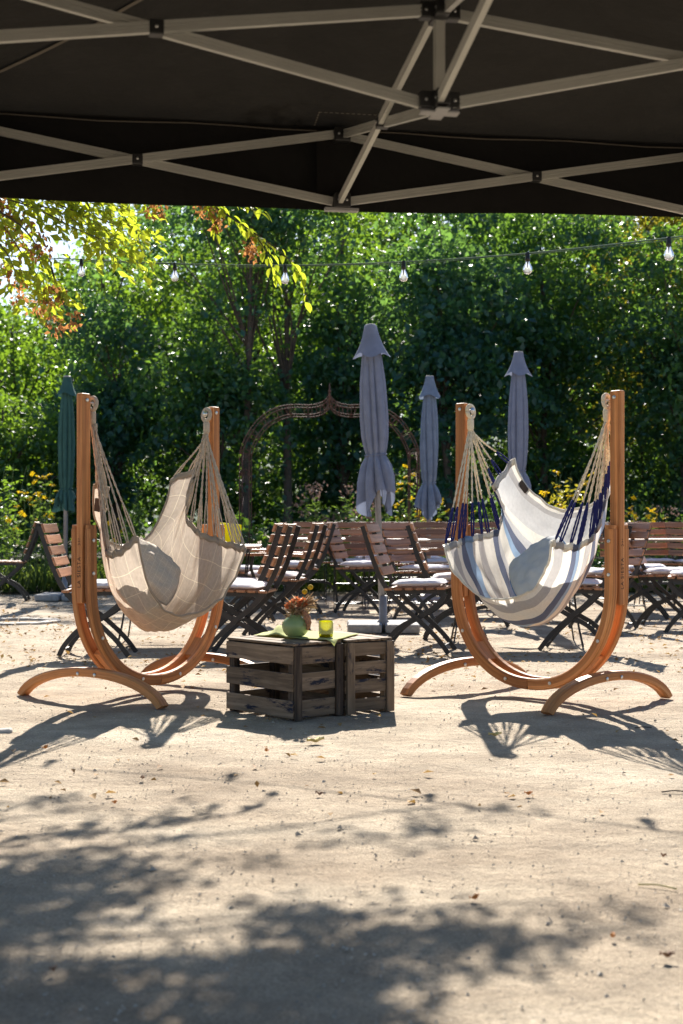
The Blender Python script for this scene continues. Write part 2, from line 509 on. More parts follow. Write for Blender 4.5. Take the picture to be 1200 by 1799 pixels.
# ------------------------------------------------------------------ mesh helpers
class MB:
    def __init__(s):
        s.v, s.f, s.uv, s.mi = [], [], [], []

    def add(s, verts, faces, uvs=None, mi=0):
        o = len(s.v)
        s.v += [tuple(p) for p in verts]
        for k, fc in enumerate(faces):
            s.f.append([i + o for i in fc])
            s.uv.append(uvs[k] if uvs else [(0.0, 0.0)] * len(fc))
            s.mi.append(mi)

    def box(s, c, size, rot=None, mi=0):
        sx, sy, sz = [d / 2 for d in size]
        c = Vector(c)
        vs = [Vector((x, y, z)) for x in (-sx, sx) for y in (-sy, sy) for z in (-sz, sz)]
        ax = max(range(3), key=lambda i: size[i])
        o = [i for i in range(3) if i != ax]
        fs = [(0, 1, 3, 2), (4, 6, 7, 5), (0, 4, 5, 1), (2, 3, 7, 6), (0, 2, 6, 4), (1, 5, 7, 3)]
        uvs = [[(vs[i][ax], vs[i][o[0]] + 0.7 * vs[i][o[1]]) for i in f] for f in fs]
        if rot is not None:
            vs = [rot @ p for p in vs]
        s.add([p + c for p in vs], fs, uvs, mi)

    def sweep(s, path, prof, side, mi=0, caps=True):
        """prof: closed polygon of (a along side, b along side x tangent)."""
        path = [Vector(p) for p in path]
        side = Vector(side).normalized()
        n, k = len(path), len(prof)
        vs, L, cum = [], 0.0, []
        for i, p in enumerate(path):
            if i:
                L += (p - path[i - 1]).length
            cum.append(L)
            tg = (path[min(i + 1, n - 1)] - path[max(i - 1, 0)]).normalized()
            b = side.cross(tg).normalized()
            a = tg.cross(b).normalized()
            vs += [p + a * q[0] + b * q[1] for q in prof]
        per = [0.0]
        for j in range(k):
            q0, q1 = prof[j], prof[(j + 1) % k]
            per.append(per[-1] + math.hypot(q1[0] - q0[0], q1[1] - q0[1]))
        fs, uvs = [], []
        for i in range(n - 1):
            for j in range(k):
                j2 = (j + 1) % k
                fs.append((i * k + j, i * k + j2, (i + 1) * k + j2, (i + 1) * k + j))
                uvs.append([(cum[i], per[j]), (cum[i], per[j + 1]), (cum[i + 1], per[j + 1]), (cum[i + 1], per[j])])
        if caps:
            fs.append(tuple(reversed(range(k))))
            uvs.append([(q[0], q[1]) for q in reversed(prof)])
            fs.append(tuple((n - 1) * k + j for j in range(k)))
            uvs.append([(q[0], q[1]) for q in prof])
        s.add(vs, fs, uvs, mi)

    def bar(s, path, wd, th, side, mi=0):
        a, b = wd / 2, th / 2
        s.sweep(path, [(-a, -b), (a, -b), (a, b), (-a, b)], side, mi)

    def tube(s, path, r, n=8, mi=0, caps=True):
        path = [Vector(p) for p in path]
        m = len(path)
        rs = r if isinstance(r, (list, tuple)) else [r] * m
        tg0 = (path[1] - path[0]).normalized()
        a = tg0.orthogonal().normalized()
        vs, cum, L = [], [], 0.0
        for i, p in enumerate(path):
            if i:
                L += (p - path[i - 1]).length
            cum.append(L)
            tg = (path[min(i + 1, m - 1)] - path[max(i - 1, 0)])
            tg = tg.normalized() if tg.length > 1e-9 else tg0
            a = (a - tg * a.dot(tg))
            a = a.normalized() if a.length > 1e-6 else tg.orthogonal().normalized()
            b = tg.cross(a)
            for j in range(n):
                t = 2 * math.pi * j / n
                vs.append(p + (a * math.cos(t) + b * math.sin(t)) * rs[i])
        fs, uvs = [], []
        for i in range(m - 1):
            for j in range(n):
                j2 = (j + 1) % n
                fs.append((i * n + j, i * n + j2, (i + 1) * n + j2, (i + 1) * n + j))
                uvs.append([(cum[i], j / n), (cum[i], (j + 1) / n), (cum[i + 1], (j + 1) / n), (cum[i + 1], j / n)])
        if caps:
            fs.append(tuple(reversed(range(n))))
            uvs.append([(0, 0)] * n)
            fs.append(tuple((m - 1) * n + j for j in range(n)))
            uvs.append([(0, 0)] * n)
        s.add(vs, fs, uvs, mi)

    def lathe(s, prof, n=24, c=(0, 0, 0), mi=0, axis=None):
        """prof of (r, z); closed with caps at both ends when r > 0"""
        c = Vector(c)
        q = axis.to_track_quat('Z', 'Y').to_matrix() if axis is not None else Matrix.Identity(3)
        vs = []
        for r, z in prof:
            for j in range(n):
                t = 2 * math.pi * j / n
                vs.append(c + q @ Vector((r * math.cos(t), r * math.sin(t), z)))
        fs, uvs = [], []
        for i in range(len(prof) - 1):
            for j in range(n):
                j2 = (j + 1) % n
                fs.append((i * n + j, i * n + j2, (i + 1) * n + j2, (i + 1) * n + j))
                uvs.append([(j / n, prof[i][1]), ((j + 1) / n, prof[i][1]), ((j + 1) / n, prof[i + 1][1]), (j / n, prof[i + 1][1])])
        if prof[0][0] > 1e-5:
            fs.append(tuple(reversed(range(n))))
            uvs.append([(0, 0)] * n)
        if prof[-1][0] > 1e-5:
            fs.append(tuple((len(prof) - 1) * n + j for j in range(n)))
            uvs.append([(0, 0)] * n)
        s.add(vs, fs, uvs, mi)

    def grid(s, P, uvf=None, mi=0, wrap=False):
        """P[i][j] points"""
        n, m = len(P), len(P[0])
        vs = [p for row in P for p in row]
        fs, uvs = [], []
        for i in range(n - 1):
            for j in range(m if wrap else m - 1):
                j2 = (j + 1) % m
                fs.append((i * m + j, i * m + j2, (i + 1) * m + j2, (i + 1) * m + j))
                u0, u1, v0, v1 = i / (n - 1), (i + 1) / (n - 1), j / max(1, m - 1), (j + 1) / max(1, m - 1)
                uvs.append([(u0, v0), (u0, v1), (u1, v1), (u1, v0)])
        s.add(vs, fs, uvs, mi)

    def mesh(s, name, mats, smooth=False):
        me = bpy.data.meshes.new(name)
        me.from_pydata(s.v, [], s.f)
        uvl = me.uv_layers.new(name='UVMap')
        flat = [c for f in s.uv for uv in f for c in uv]
        uvl.data.foreach_set('uv', flat)
        for m in (mats if isinstance(mats, (list, tuple)) else [mats]):
            me.materials.append(m)
        me.polygons.foreach_set('material_index', s.mi)
        if smooth:
            me.polygons.foreach_set('use_smooth', [True] * len(s.f))
        me.update()
        return me

    def build(s, name, mats, parent=None, smooth=False, bevel=0.0, loc=None):
        return put(name, s.mesh(name, mats, smooth), parent, bevel, loc)


def put(name, me, parent=None, bevel=0.0, loc=None):
    o = bpy.data.objects.new(name, me)
    COL.objects.link(o)
    if parent is not None:
        o.parent = parent
    if loc is not None:
        o.location = loc
    if bevel:
        b = o.modifiers.new('bevel', 'BEVEL')
        b.width = bevel
        b.segments = 2
        b.limit_method = 'ANGLE'
        b.angle_limit = R(40)
    return o


def tag(o, label=None, cat=None, group=None, kind=None):
    if label:
        o['label'] = label
    if cat:
        o['category'] = cat
    if group:
        o['group'] = group
    if kind:
        o['kind'] = kind
    return o


def thing(name, label, cat, loc=(0, 0, 0), rz=0.0, group=None):
    o = bpy.data.objects.new(name, None)
    o.empty_display_size = 0.1
    COL.objects.link(o)
    o.location = loc
    o.rotation_euler = (0, 0, rz)
    return tag(o, label, cat, group)


KIDS = {}


def copy_tree(o, parent=None):
    c = o.copy()
    COL.objects.link(c)
    if parent is not None:
        c.parent = parent
    if o.name not in KIDS:
        KIDS[o.name] = list(o.children)
    for ch in KIDS[o.name]:
        copy_tree(ch, c)
    return c


def smooth_path(pts, n=8):
    """catmull-rom through the points"""
    P = [Vector(p) for p in pts]
    P = [P[0] * 2 - P[1]] + P + [P[-1] * 2 - P[-2]]
    out = []
    for i in range(1, len(P) - 2):
        for k in range(n):
            t = k / n
            a, b, c, d = P[i - 1], P[i], P[i + 1], P[i + 2]
            out.append(0.5 * ((2 * b) + (c - a) * t + (2 * a - 5 * b + 4 * c - d) * t * t + (3 * b - a - 3 * c + d) * t ** 3))
    out.append(P[-2])
    return out


def leaf_mesh(name, P, S, mat, aspect=0.32, up=0.6, clump=None, D=None, seed=1, fold=0.12, var=1.0):
    """one folded two-triangle leaf at each point"""
    g = np.random.default_rng(seed)
    P = np.asarray(P, dtype=np.float64)
    n = len(P)
    S = np.broadcast_to(np.asarray(S, dtype=np.float64), (n,))[:, None]
    d = g.normal(size=(n, 3))
    if D is not None:
        d = d * 0.55 + np.asarray(D)
    else:
        d[:, 2] -= 0.5
    d /= np.linalg.norm(d, axis=1, keepdims=True) + 1e-9
    nn = g.normal(size=(n, 3))
    nn[:, 2] += up
    nn -= d * np.sum(nn * d, axis=1, keepdims=True)
    nn /= np.linalg.norm(nn, axis=1, keepdims=True) + 1e-9
    sd = np.cross(d, nn)
    V = np.empty((n, 4, 3))
    V[:, 0] = P
    V[:, 1] = P + d * S * 0.45 + sd * S * aspect + nn * S * fold
    V[:, 2] = P + d * S
    V[:, 3] = P + d * S * 0.45 - sd * S * aspect + nn * S * fold
    idx = (np.arange(n) * 4)[:, None]
    T = np.concatenate([idx + np.array([[0, 1, 2]]), idx + np.array([[0, 2, 3]])], axis=1).reshape(-1)
    me = bpy.data.meshes.new(name)
    me.vertices.add(n * 4)
    me.vertices.foreach_set('co', V.reshape(-1).astype(np.float32))
    me.loops.add(n * 6)
    me.loops.foreach_set('vertex_index', T.astype(np.int32))
    me.polygons.add(n * 2)
    me.polygons.foreach_set('loop_start', (np.arange(n * 2) * 3).astype(np.int32))
    me.update(calc_edges=True)
    tint = g.random(n) * 0.6 * var
    if clump is not None:
        tint = tint + np.asarray(clump) * 0.5
    else:
        tint = tint + 0.2
    a = me.attributes.new('tint', 'FLOAT', 'POINT')
    a.data.foreach_set('value', np.repeat(np.clip(tint, 0, 1), 4).astype(np.float32))
    me.materials.append(mat)
    return me


# ------------------------------------------------------------------ ground, beds, hill
def graded(lo, hi, fine_lo, fine_hi, step, grow=1.35):
    xs = list(np.arange(fine_lo, fine_hi + 1e-6, step))
    s, x = step, fine_hi
    while x < hi:
        s *= grow
        x += s
        xs.append(min(x, hi))
    s, x = step, fine_lo
    while x > lo:
        s *= grow
        x -= s
        xs.insert(0, max(x, lo))
    return xs


gx = graded(-400, 400, -3.2, 3.2, 0.05)
gy = graded(-400, 900, 2.0, 13.0, 0.05)
gb = MB()
XX, YY = np.meshgrid(np.array(gx), np.array(gy), indexing='ij')
ZZ = np.zeros_like(XX)
gd = np.random.default_rng(12)
for _ in range(420):                       # scuffs, heel marks and small hollows
    cx, cy = gd.uniform(-3.4, 3.4), gd.uniform(2.0, 13.0)
    if abs(cx + 0.15) < 0.55 and 6.4 < cy < 7.7:
        continue
    an, l1, l2 = gd.uniform(0, 3.14), gd.uniform(0.06, 0.20), gd.uniform(0.03, 0.07)
    dx, dy = XX - cx, YY - cy
    u_, v_ = (dx * math.cos(an) + dy * math.sin(an)) / l1, (-dx * math.sin(an) + dy * math.cos(an)) / l2
    r2 = u_ * u_ + v_ * v_
    ZZ -= gd.uniform(0.002, 0.009) * (np.exp(-r2) - 0.45 * np.exp(-(np.sqrt(r2) - 1.5) ** 2 * 3))
P = []
for i, x in enumerate(gx):
    row = []
    for j, y in enumerate(gy):
        near = 1.0 if (abs(x) < 8 and 0 < y < 20) else 0.0
        z = 0.007 * mnoise.noise(Vector((x * 1.6, y * 1.6, 0))) + 0.004 * mnoise.noise(Vector((x * 6, y * 6, 3))) + 0.003 * mnoise.noise(Vector((x * 14, y * 14, 6)))
        row.append((x, y, near * (z + max(-0.012, min(0.004, float(ZZ[i, j])))) - 0.004))
    P.append(row)
gb.grid(P)
tag(gb.build('ground', M['ground'], smooth=True), 'pale sandy gravel ground of the beer garden', None, None, 'structure')

bb = MB()
nbx = 60
P = []
for i in range(nbx + 1):
    x = -22 + 44 * i / nbx
    e = 18.2 + 0.5 * mnoise.noise(Vector((x * 0.6, 0, 5))) + (-0.3 if x < -2 else 0.35)
    P.append([(x, e, 0.004), (x, e + 0.3, 0.05 + 0.02 * mnoise.noise(Vector((x * 3, 1, 1)))), (x, 22, 0.09), (x, 30, 0.12), (x, 42, 0.1), (x, 44, -0.02)])
bb.grid(P)
tag(bb.build('planting_bed', M['bed'], smooth=True), 'dark planted soil under the trees', None, None, 'structure')

hb = MB()
P = []
for i in range(50):
    x = -160 + 320 * i / 49
    row = []
    for j in range(14):
        y = 90 + j * 9
        h = 13 * math.sin(math.pi * min(1, j / 10)) * (0.7 + 0.35 * mnoise.noise(Vector((x * 0.02, y * 0.02, 2)))) + 1.5 * mnoise.noise(Vector((x * 0.2, y * 0.2, 7)))
        row.append((x, y, h if j else -0.3))
    P.append(row)
hb.grid(P)
tag(hb.build('hill', M['hill'], smooth=True), 'far wooded hill behind the trees', None, None, 'structure')

# ------------------------------------------------------------------ trees behind the garden
def blob_points(g, centre, rad, k, per, shell=0.55, clump_r=0.42):
    """clumps of leaves spread through an ellipsoid"""
    pts, cl, cents = [], [], []
    for _ in range(k):
        d = g.normal(size=3)
        d /= np.linalg.norm(d)
        r = shell + (1 - shell) * g.random() if g.random() < 0.75 else g.random() * shell
        c = np.array(centre) + d * r * np.array(rad) * (0.8 + 0.35 * g.random())
        if c[2] < 0.25:
            c[2] = 0.25 + g.random() * 0.4
        n = int(per * (0.6 + 0.8 * g.random()))
        q = g.normal(size=(n, 3)) * clump_r * np.array([1.15, 1.15, 0.26]) * (0.55 + 0.75 * g.random())
        out = c - np.array(centre)
        out[2] = 0
        out /= np.linalg.norm(out) + 1e-6
        q[:, 2] -= 0.45 * (q @ out) + 0.35 * (q[:, 0] ** 2 + q[:, 1] ** 2) / clump_r * 0.5
        pts.append(c + q)
        cl.append(np.full(n, g.random()))
        cents.append(c)
    pts = np.concatenate(pts)
    cl = np.concatenate(cl)
    keep = pts[:, 2] > 0.06
    return pts[keep], cl[keep], cents


def make_tree(H, crown_w, crown_lo, mat, seed, leaf, k, per, label, cat, group, loc, name='tree', trunk_r=0.16, depth=None, clump_r=0.42, aspect=0.32):
    g = np.random.default_rng(seed)
    t = thing(name, label, cat, loc, g.random() * 6.28, group)
    cz = (H + crown_lo) / 2
    pts, cl, cents = blob_points(g, (0, 0, cz), (crown_w, depth or crown_w * 0.8, (H - crown_lo) / 2), k, per, clump_r=clump_r)
    sz = leaf * (0.5 + 0.95 * g.random(len(pts)) ** 1.5)
    put('crown', leaf_mesh('crown', pts, sz, mat, seed=seed, clump=cl, aspect=aspect, up=1.3), t)
    mb = MB()
    lean = Vector((g.normal() * 0.25, g.normal() * 0.2, 0))
    tops = smooth_path([(0, 0, -0.1), lean * 0.3 + Vector((0, 0, H * 0.25)), lean * 0.8 + Vector((0.05, 0, H * 0.5)), lean + Vector((0, 0, H * 0.85))], 5)
    rr = [max(0.02, trunk_r * (1 - 0.85 * i / (len(tops) - 1))) for i in range(len(tops))]
    rr[0] *= 1.35
    mb.tube(tops, rr, 9)
    mb.build('trunk', M['bark'], t, True)
    lb = MB()
    for i in range(min(16, len(cents))):
        c = Vector(cents[int(g.integers(len(cents)))])
        z0 = min(H * 0.8, max(H * 0.15, c.z * 0.6))
        s = min(range(len(tops)), key=lambda q: abs(tops[q].z - z0))
        a = tops[s]
        mid = a.lerp(c, 0.5) + Vector((g.normal() * 0.15, g.normal() * 0.15, 0.2))
        pth = smooth_path([a, mid, c], 4)
        r0 = rr[s] * 0.5
        lb.tube(pth, [max(0.008, r0 * (1 - 0.9 * q / (len(pth) - 1))) for q in range(len(pth))], 6)
    lb.build('limb', M['bark'], t, True)
    return t


BACK = 'trees standing behind the beer garden'
# first row: bushy trees with branches down to the ground
row1 = [(-9.1, 28.9, 4.4, 2.1, 'leaf_b', 0.2), (-6.4, 27.0, 3.5, 1.7, 'leaf_b', 0.2), (-4.4, 27.9, 5.8, 1.7, 'leaf_c', 0.6), (-2.3, 26.7, 5.2, 1.6, 'leaf_a', 1.5), (0.1, 28.4, 6.4, 1.7, 'leaf_c', 1.6),
        (2.1, 27.0, 7.0, 1.7, 'leaf_c', 1.2), (4.1, 28.6, 8.2, 2.0, 'leaf_a', 0.9), (6.5, 27.2, 7.5, 2.1, 'leaf_a', 0.7), (9.0, 28.7, 7.8, 2.2, 'leaf_b', 0.5)]
row2 = [(-10.8, 34.0, 6.2, 2.8, 'leaf_b', 1.0), (-7.8, 33.0, 6.4, 2.4, 'leaf_b', 0.8), (-4.9, 32.0, 8.6, 2.5, 'leaf_b', 1.6), (-2.4, 32.8, 10.2, 2.5, 'leaf_b', 2.4), (-0.1, 32.0, 9.6, 2.3, 'leaf_b', 2.2),
        (2.1, 32.6, 10.4, 2.5, 'leaf_c', 2.2), (4.6, 32.0, 10.0, 2.5, 'leaf_a', 2.2), (7.0, 32.6, 10.2, 2.6, 'leaf_d', 2.2), (9.9, 33.0, 10.2, 2.8, 'leaf_a', 1.8)]
row3 = [(-13.5, 52, 9.5, 3.8, 'leaf_far', 0.6), (-8.2, 50, 11.5, 3.8, 'leaf_far', 0.6), (-3.2, 49, 14.5, 4.0, 'leaf_far', 0.6), (1.8, 51, 15.5, 4.0, 'leaf_far', 0.6), (6.8, 49.5, 15.5, 4.0, 'leaf_far', 0.6), (11.8, 51, 15.5, 4.2, 'leaf_far', 0.6)]
row0 = [(-8.0, 30.2, 2.2, 1.7, 'leaf_a', 0.1), (-5.3, 29.8, 2.6, 1.7, 'leaf_a', 0.1), (-2.8, 30.0, 2.7, 1.7, 'leaf_a', 0.1), (-0.5, 29.6, 2.9, 1.7, 'leaf_a', 0.1), (1.8, 30.1, 2.8, 1.7, 'leaf_c', 0.1), (4.1, 29.7, 3.0, 1.7, 'leaf_a', 0.1),  # low bushes added to darken the bright gaps under the trees
        (6.4, 30.1, 2.8, 1.8, 'leaf_a', 0.1), (8.8, 30.3, 3.0, 1.8, 'leaf_a', 0.1)]
kinds = {'leaf_far': 'backlit green', 'leaf_a': 'dense dark green', 'leaf_b': 'light green sunlit', 'leaf_c': 'blue green drooping', 'leaf_d': 'slightly yellowing'}
spots1 = ['at the far left edge under the bright sky', 'left of the closed green parasol', 'behind the green parasol and the beige swing', 'above the left leg of the rusty arch',
          'filling the rusty arch', 'behind the two middle grey parasols', 'behind the right grey parasol', 'behind the right post of the striped swing', 'at the far right edge']
spots2 = ['low at the left edge under the open sky', 'second from the left with sky above it', 'above the hanging seed clusters', 'behind the second bulb of the string lights',
          'rising behind the rusty arch', 'rising above the tallest parasol', 'behind the fifth bulb of the string lights', 'thin topped with sky glinting through, upper right', 'at the right edge under the tent']
spots3 = ['far back and cut by the left edge, low against the sky', 'far back behind the hanging seed clusters', 'far back, left of the arch top', 'far back, behind the tallest parasol', 'far back, right of the fifth bulb', 'far back at the right edge']
spots0 = ['at the left edge of the picture', 'behind the beige ropes', 'left of the arch in deep shade', 'seen through the arch', 'right of the tallest parasol', 'behind the striped ropes', 'behind the right swing post', 'at the right edge of the picture']
for i, (x, y, H, wd, k, lo) in enumerate(row0):
    make_tree(H, wd, lo, M[k], 400 + i, 0.12, 70, 130, 'low bush added to darken the gap under the trees ' + spots0[i], 'bush', 'bushes added to darken the gaps under the trees', (x, y, 0.1), 'bush', 0.035, clump_r=0.28)
for i, (x, y, H, wd, k, lo) in enumerate(row1):
    make_tree(H, wd, lo, M[k], 100 + i, {'leaf_a': 0.12, 'leaf_b': 0.11, 'leaf_c': 0.15}[k], 92 + int((10 if x < 1 else 22) * max(0, H - 4.8)), {'leaf_a': 130, 'leaf_b': 140, 'leaf_c': 95}[k], kinds[k] + ' bushy tree ' + spots1[i], 'tree', BACK, (x, y, 0.05), 'bushy_tree', 0.10, clump_r=0.30)
for i, (x, y, H, wd, k, lo) in enumerate(row2):
    make_tree(H, wd, lo, M[k], 200 + i, 0.135, 78 if x < 1 else 100, 130, kinds[k] + ' broadleaf tree ' + spots2[i], 'tree', BACK, (x, y, 0.05), 'broadleaf_tree', 0.19, clump_r=0.36)
for i, (x, y, H, wd, k, lo) in enumerate(row3):
    make_tree(H, wd, lo, M[k], 300 + i, 0.30, 170, 110, 'tall tree ' + spots3[i], 'tree', BACK, (x, y, 0.0), 'tall_tree', 0.25, clump_r=0.62)

for i, (px, y, H, lab) in enumerate([(428, 26.2, 9.0, 'behind the second bulb'), (508, 26.8, 9.5, 'between arch top and third bulb')]):
    make_tree(H, 2.2, 4.4, M['leaf_b' if i % 2 else 'leaf_c'], 503 + i, 0.13, 46, 120, 'slender dark tree trunk rising before the foliage, ' + lab, 'tree', 'slender trunks before the foliage', ((px - 600) / FPX * y, y, 0.05), 'slender_tree', 0.10, clump_r=0.34)

# ------------------------------------------------------------------ border plants
def grass_stuff():
    g = np.random.default_rng(5)
    n = 15000
    x = g.uniform(-9, 9, n)
    y = 18.0 + g.random(n) ** 1.5 * 4.5
    keep = (np.sin(x * 1.7) + np.sin(y * 2.1 + x)) > -1.4
    x, y = x[keep], y[keep]
    P = np.stack([x, y, np.full(len(x), 0.02)], 1)
    D = np.stack([g.normal(size=len(x)) * 0.3, g.normal(size=len(x)) * 0.3, np.full(len(x), 1.6)], 1)
    me = leaf_mesh('grass', P, g.uniform(0.12, 0.38, len(x)), M['grass'], aspect=0.035, D=D, seed=6)
    tag(put('grass', me), 'tangled green undergrowth below the trees', None, None, 'stuff')


grass_stuff()


FLM = {}


def flower_mesh(kind, v):
    if (kind, v) not in FLM:
        g = np.random.default_rng(60 + v)
        if kind == 'petal':
            an = np.arange(10) * 0.628
            Q = np.zeros((10, 3))
            D = np.stack([np.cos(an) * 2.4, np.sin(an) * 2.4, np.full(10, -0.3 - 0.3 * v)], 1)
            FLM[kind, v] = leaf_mesh('flower', Q, 0.05, M[kind], D=D, seed=v, aspect=0.24)
        else:
            Q = g.normal(size=(30, 3)) * np.array([1, 1, 0.6]) * 0.04
            FLM[kind, v] = leaf_mesh('flower', Q, 0.03, M[kind], D=np.tile([[0, 0, 0.6]], (30, 1)), seed=v, aspect=0.3)
        import bmesh
        b_ = bmesh.new()
        b_.from_mesh(FLM[kind, v])
        bmesh.ops.remove_doubles(b_, verts=b_.verts, dist=0.0005 if kind == 'petal' else 0.006)
        b_.to_mesh(FLM[kind, v])
        b_.free()
    return FLM[kind, v]


def stem_plant(loc, H, spread, n_stems, seed, label, name='flowering_plant', flowers=0, flower_mat='petal', leafm='herb', leaf=0.09, group=None, cat='plant', dense=26, fsize=0.05, aspect=0.2):
    g = np.random.default_rng(seed)
    t = thing(name, label, cat, loc, 0, group)
    sb = MB()
    LP, LD, FP = [], [], []
    for i in range(n_stems):
        a = g.random() * 6.28
        r = spread * math.sqrt(g.random())
        b = Vector((r * 0.45 * math.cos(a), r * 0.45 * math.sin(a), 0))
        h = H * (0.6 + 0.45 * g.random())
        top = b + Vector((r * math.cos(a) * 0.8 + g.normal() * 0.03, r * math.sin(a) * 0.8, h))
        pth = smooth_path([b, b.lerp(top, 0.5) + Vector((g.normal() * 0.03, g.normal() * 0.03, h * 0.06)), top], 4)
        sb.tube(pth, [0.006, 0.0055, 0.005, 0.005, 0.004, 0.004, 0.003, 0.003, 0.002][:len(pth)], 5)
        for q in range(dense):
            s = 0.12 + 0.85 * g.random()
            p = b.lerp(top, s)
            p = p + Vector((g.normal(), g.normal(), g.normal())) * 0.025
            LP.append(p)
            an = g.random() * 6.28
            LD.append((math.cos(an) * 1.3, math.sin(an) * 1.3, 0.35))
        for q in range(flowers):
            if g.random() < 0.62:
                FP.append(top + Vector((g.normal() * 0.05, g.normal() * 0.05, g.normal() * 0.05 - 0.02 * q)))
    sb.build('stem', M['stem'], t, True)
    put('foliage', leaf_mesh('foliage', np.array([tuple(p) for p in LP]), leaf * g.uniform(0.6, 1.2, len(LP)), M[leafm], D=np.array(LD), seed=seed, aspect=aspect), t)
    for p in FP:
        o = put('flower', flower_mesh(flower_mat, int(g.integers(3))), t, 0, p)
        o.rotation_euler = (g.normal() * 0.5, g.normal() * 0.5, g.random() * 6.28)
        if flower_mat != 'petal':
            o['kind'] = 'stuff'
        o.scale = (fsize / 0.05,) * 3
    return t


def at(px, Y, z=0.04):
    return ((px - 600) / FPX * Y, Y, z)


YF = 'tall yellow coneflowers along the border'
stem_plant(at(30, 18.6), 1.35, 0.35, 12, 11, 'tall yellow coneflower plant at the left edge, left of the green parasol', flowers=2, group=YF)
stem_plant(at(75, 18.9), 1.45, 0.35, 13, 12, 'tall yellow coneflower plant close beside the green parasol', flowers=2, group=YF)
stem_plant(at(-10, 19.2), 1.7, 0.45, 12, 13, 'pale bushy plant cut by the left edge of the picture', leafm='leaf_b', leaf=0.1, cat='plant', name='border_shrub')
stem_plant(at(190, 18.6), 0.95, 0.4, 12, 14, 'low yellow flowered plant seen between post and beige ropes', flowers=1, group=YF)
stem_plant(at(232, 18.2), 1.32, 0.10, 4, 15, 'single spire shaped weed behind the beige hanging seat', name='spire_plant', dense=90, leaf=0.09, aspect=0.13)
stem_plant(at(275, 18.6), 0.85, 0.4, 16, 16, 'low golden green plant at the foot of the spire weed', flowers=1, flower_mat='petal', fsize=0.035, name='border_shrub')
stem_plant(at(425, 17.4), 1.0, 0.38, 22, 17, 'bright green climber at the foot of the arch', name='climbing_plant', leaf=0.12, aspect=0.4, leafm='leaf_b', dense=34)
stem_plant(at(500, 17.8), 0.8, 0.4, 14, 18, 'low leafy plant right of the arch foot', name='border_shrub')
stem_plant(at(575, 18.0), 1.25, 0.5, 24, 19, 'feathery green shrub with faded pink flower heads', flowers=1, flower_mat='flower_pink', fsize=0.07, name='border_shrub', leaf=0.10, aspect=0.12, dense=50)
stem_plant(at(630, 18.3), 1.05, 0.4, 18, 20, 'shrub with brownish pink heads beside the tallest parasol', flowers=1, flower_mat='flower_pink', fsize=0.07, name='border_shrub', leaf=0.10, aspect=0.12, dense=46)
stem_plant(at(712, 17.9), 1.5, 0.25, 9, 21, 'tall yellow coneflower plant between the two middle parasols', flowers=3, group=YF)
stem_plant(at(745, 18.4), 1.1, 0.35, 12, 22, 'yellow coneflower plant behind the middle parasol pole', flowers=3, group=YF)
stem_plant(at(790, 18.4), 1.2, 0.25, 8, 23, 'yellow coneflower plant just left of the striped swing', flowers=2, group=YF)
stem_plant(at(965, 18.0), 1.42, 0.45, 24, 24, 'rounded yellow green bush behind the striped swing back', flowers=1, fsize=0.06, name='border_shrub', leafm='leaf_d', leaf=0.09, dense=40)
stem_plant(at(1105, 18.4), 1.2, 0.35, 12, 25, 'yellow coneflower plant right of the right swing post', flowers=2, group=YF)
stem_plant(at(1150, 18.8), 0.95, 0.5, 18, 26, 'low shrub with faded heads at the right', flowers=1, flower_mat='flower_pink', fsize=0.06, name='border_shrub')
stem_plant(at(860, 18.8), 1.0, 0.5, 18, 27, 'leafy green shrub behind the striped hanging seat', name='border_shrub')
stem_plant(at(350, 18.9), 0.8, 0.5, 16, 28, 'low dark shrub between swing and arch', name='border_shrub', leafm='leaf_a')
stem_plant(at(1040, 19.0), 0.9, 0.5, 16, 29, 'low leafy shrub behind the right swing post', name='border_shrub', leafm='leaf_a')

# ------------------------------------------------------------------ the pop-up tent
TC = Vector((0.247, 3.60, 0))
TU = Vector((0.985, 0.174, 0)).normalized()
TV = Vector((-0.174, 0.985, 0)).normalized()
HALF, ZT, ZB = 1.42, 2.297, 2.066
HUBT, HUBB = 2.232, 2.0
tent = thing('canopy_tent', 'black pop up canopy tent with pale folding truss frame overhead', 'canopy tent', (TC.x, TC.y, 0))


def tp(a, b, z):
    return TU * a + TV * b + Vector((0, 0, z))


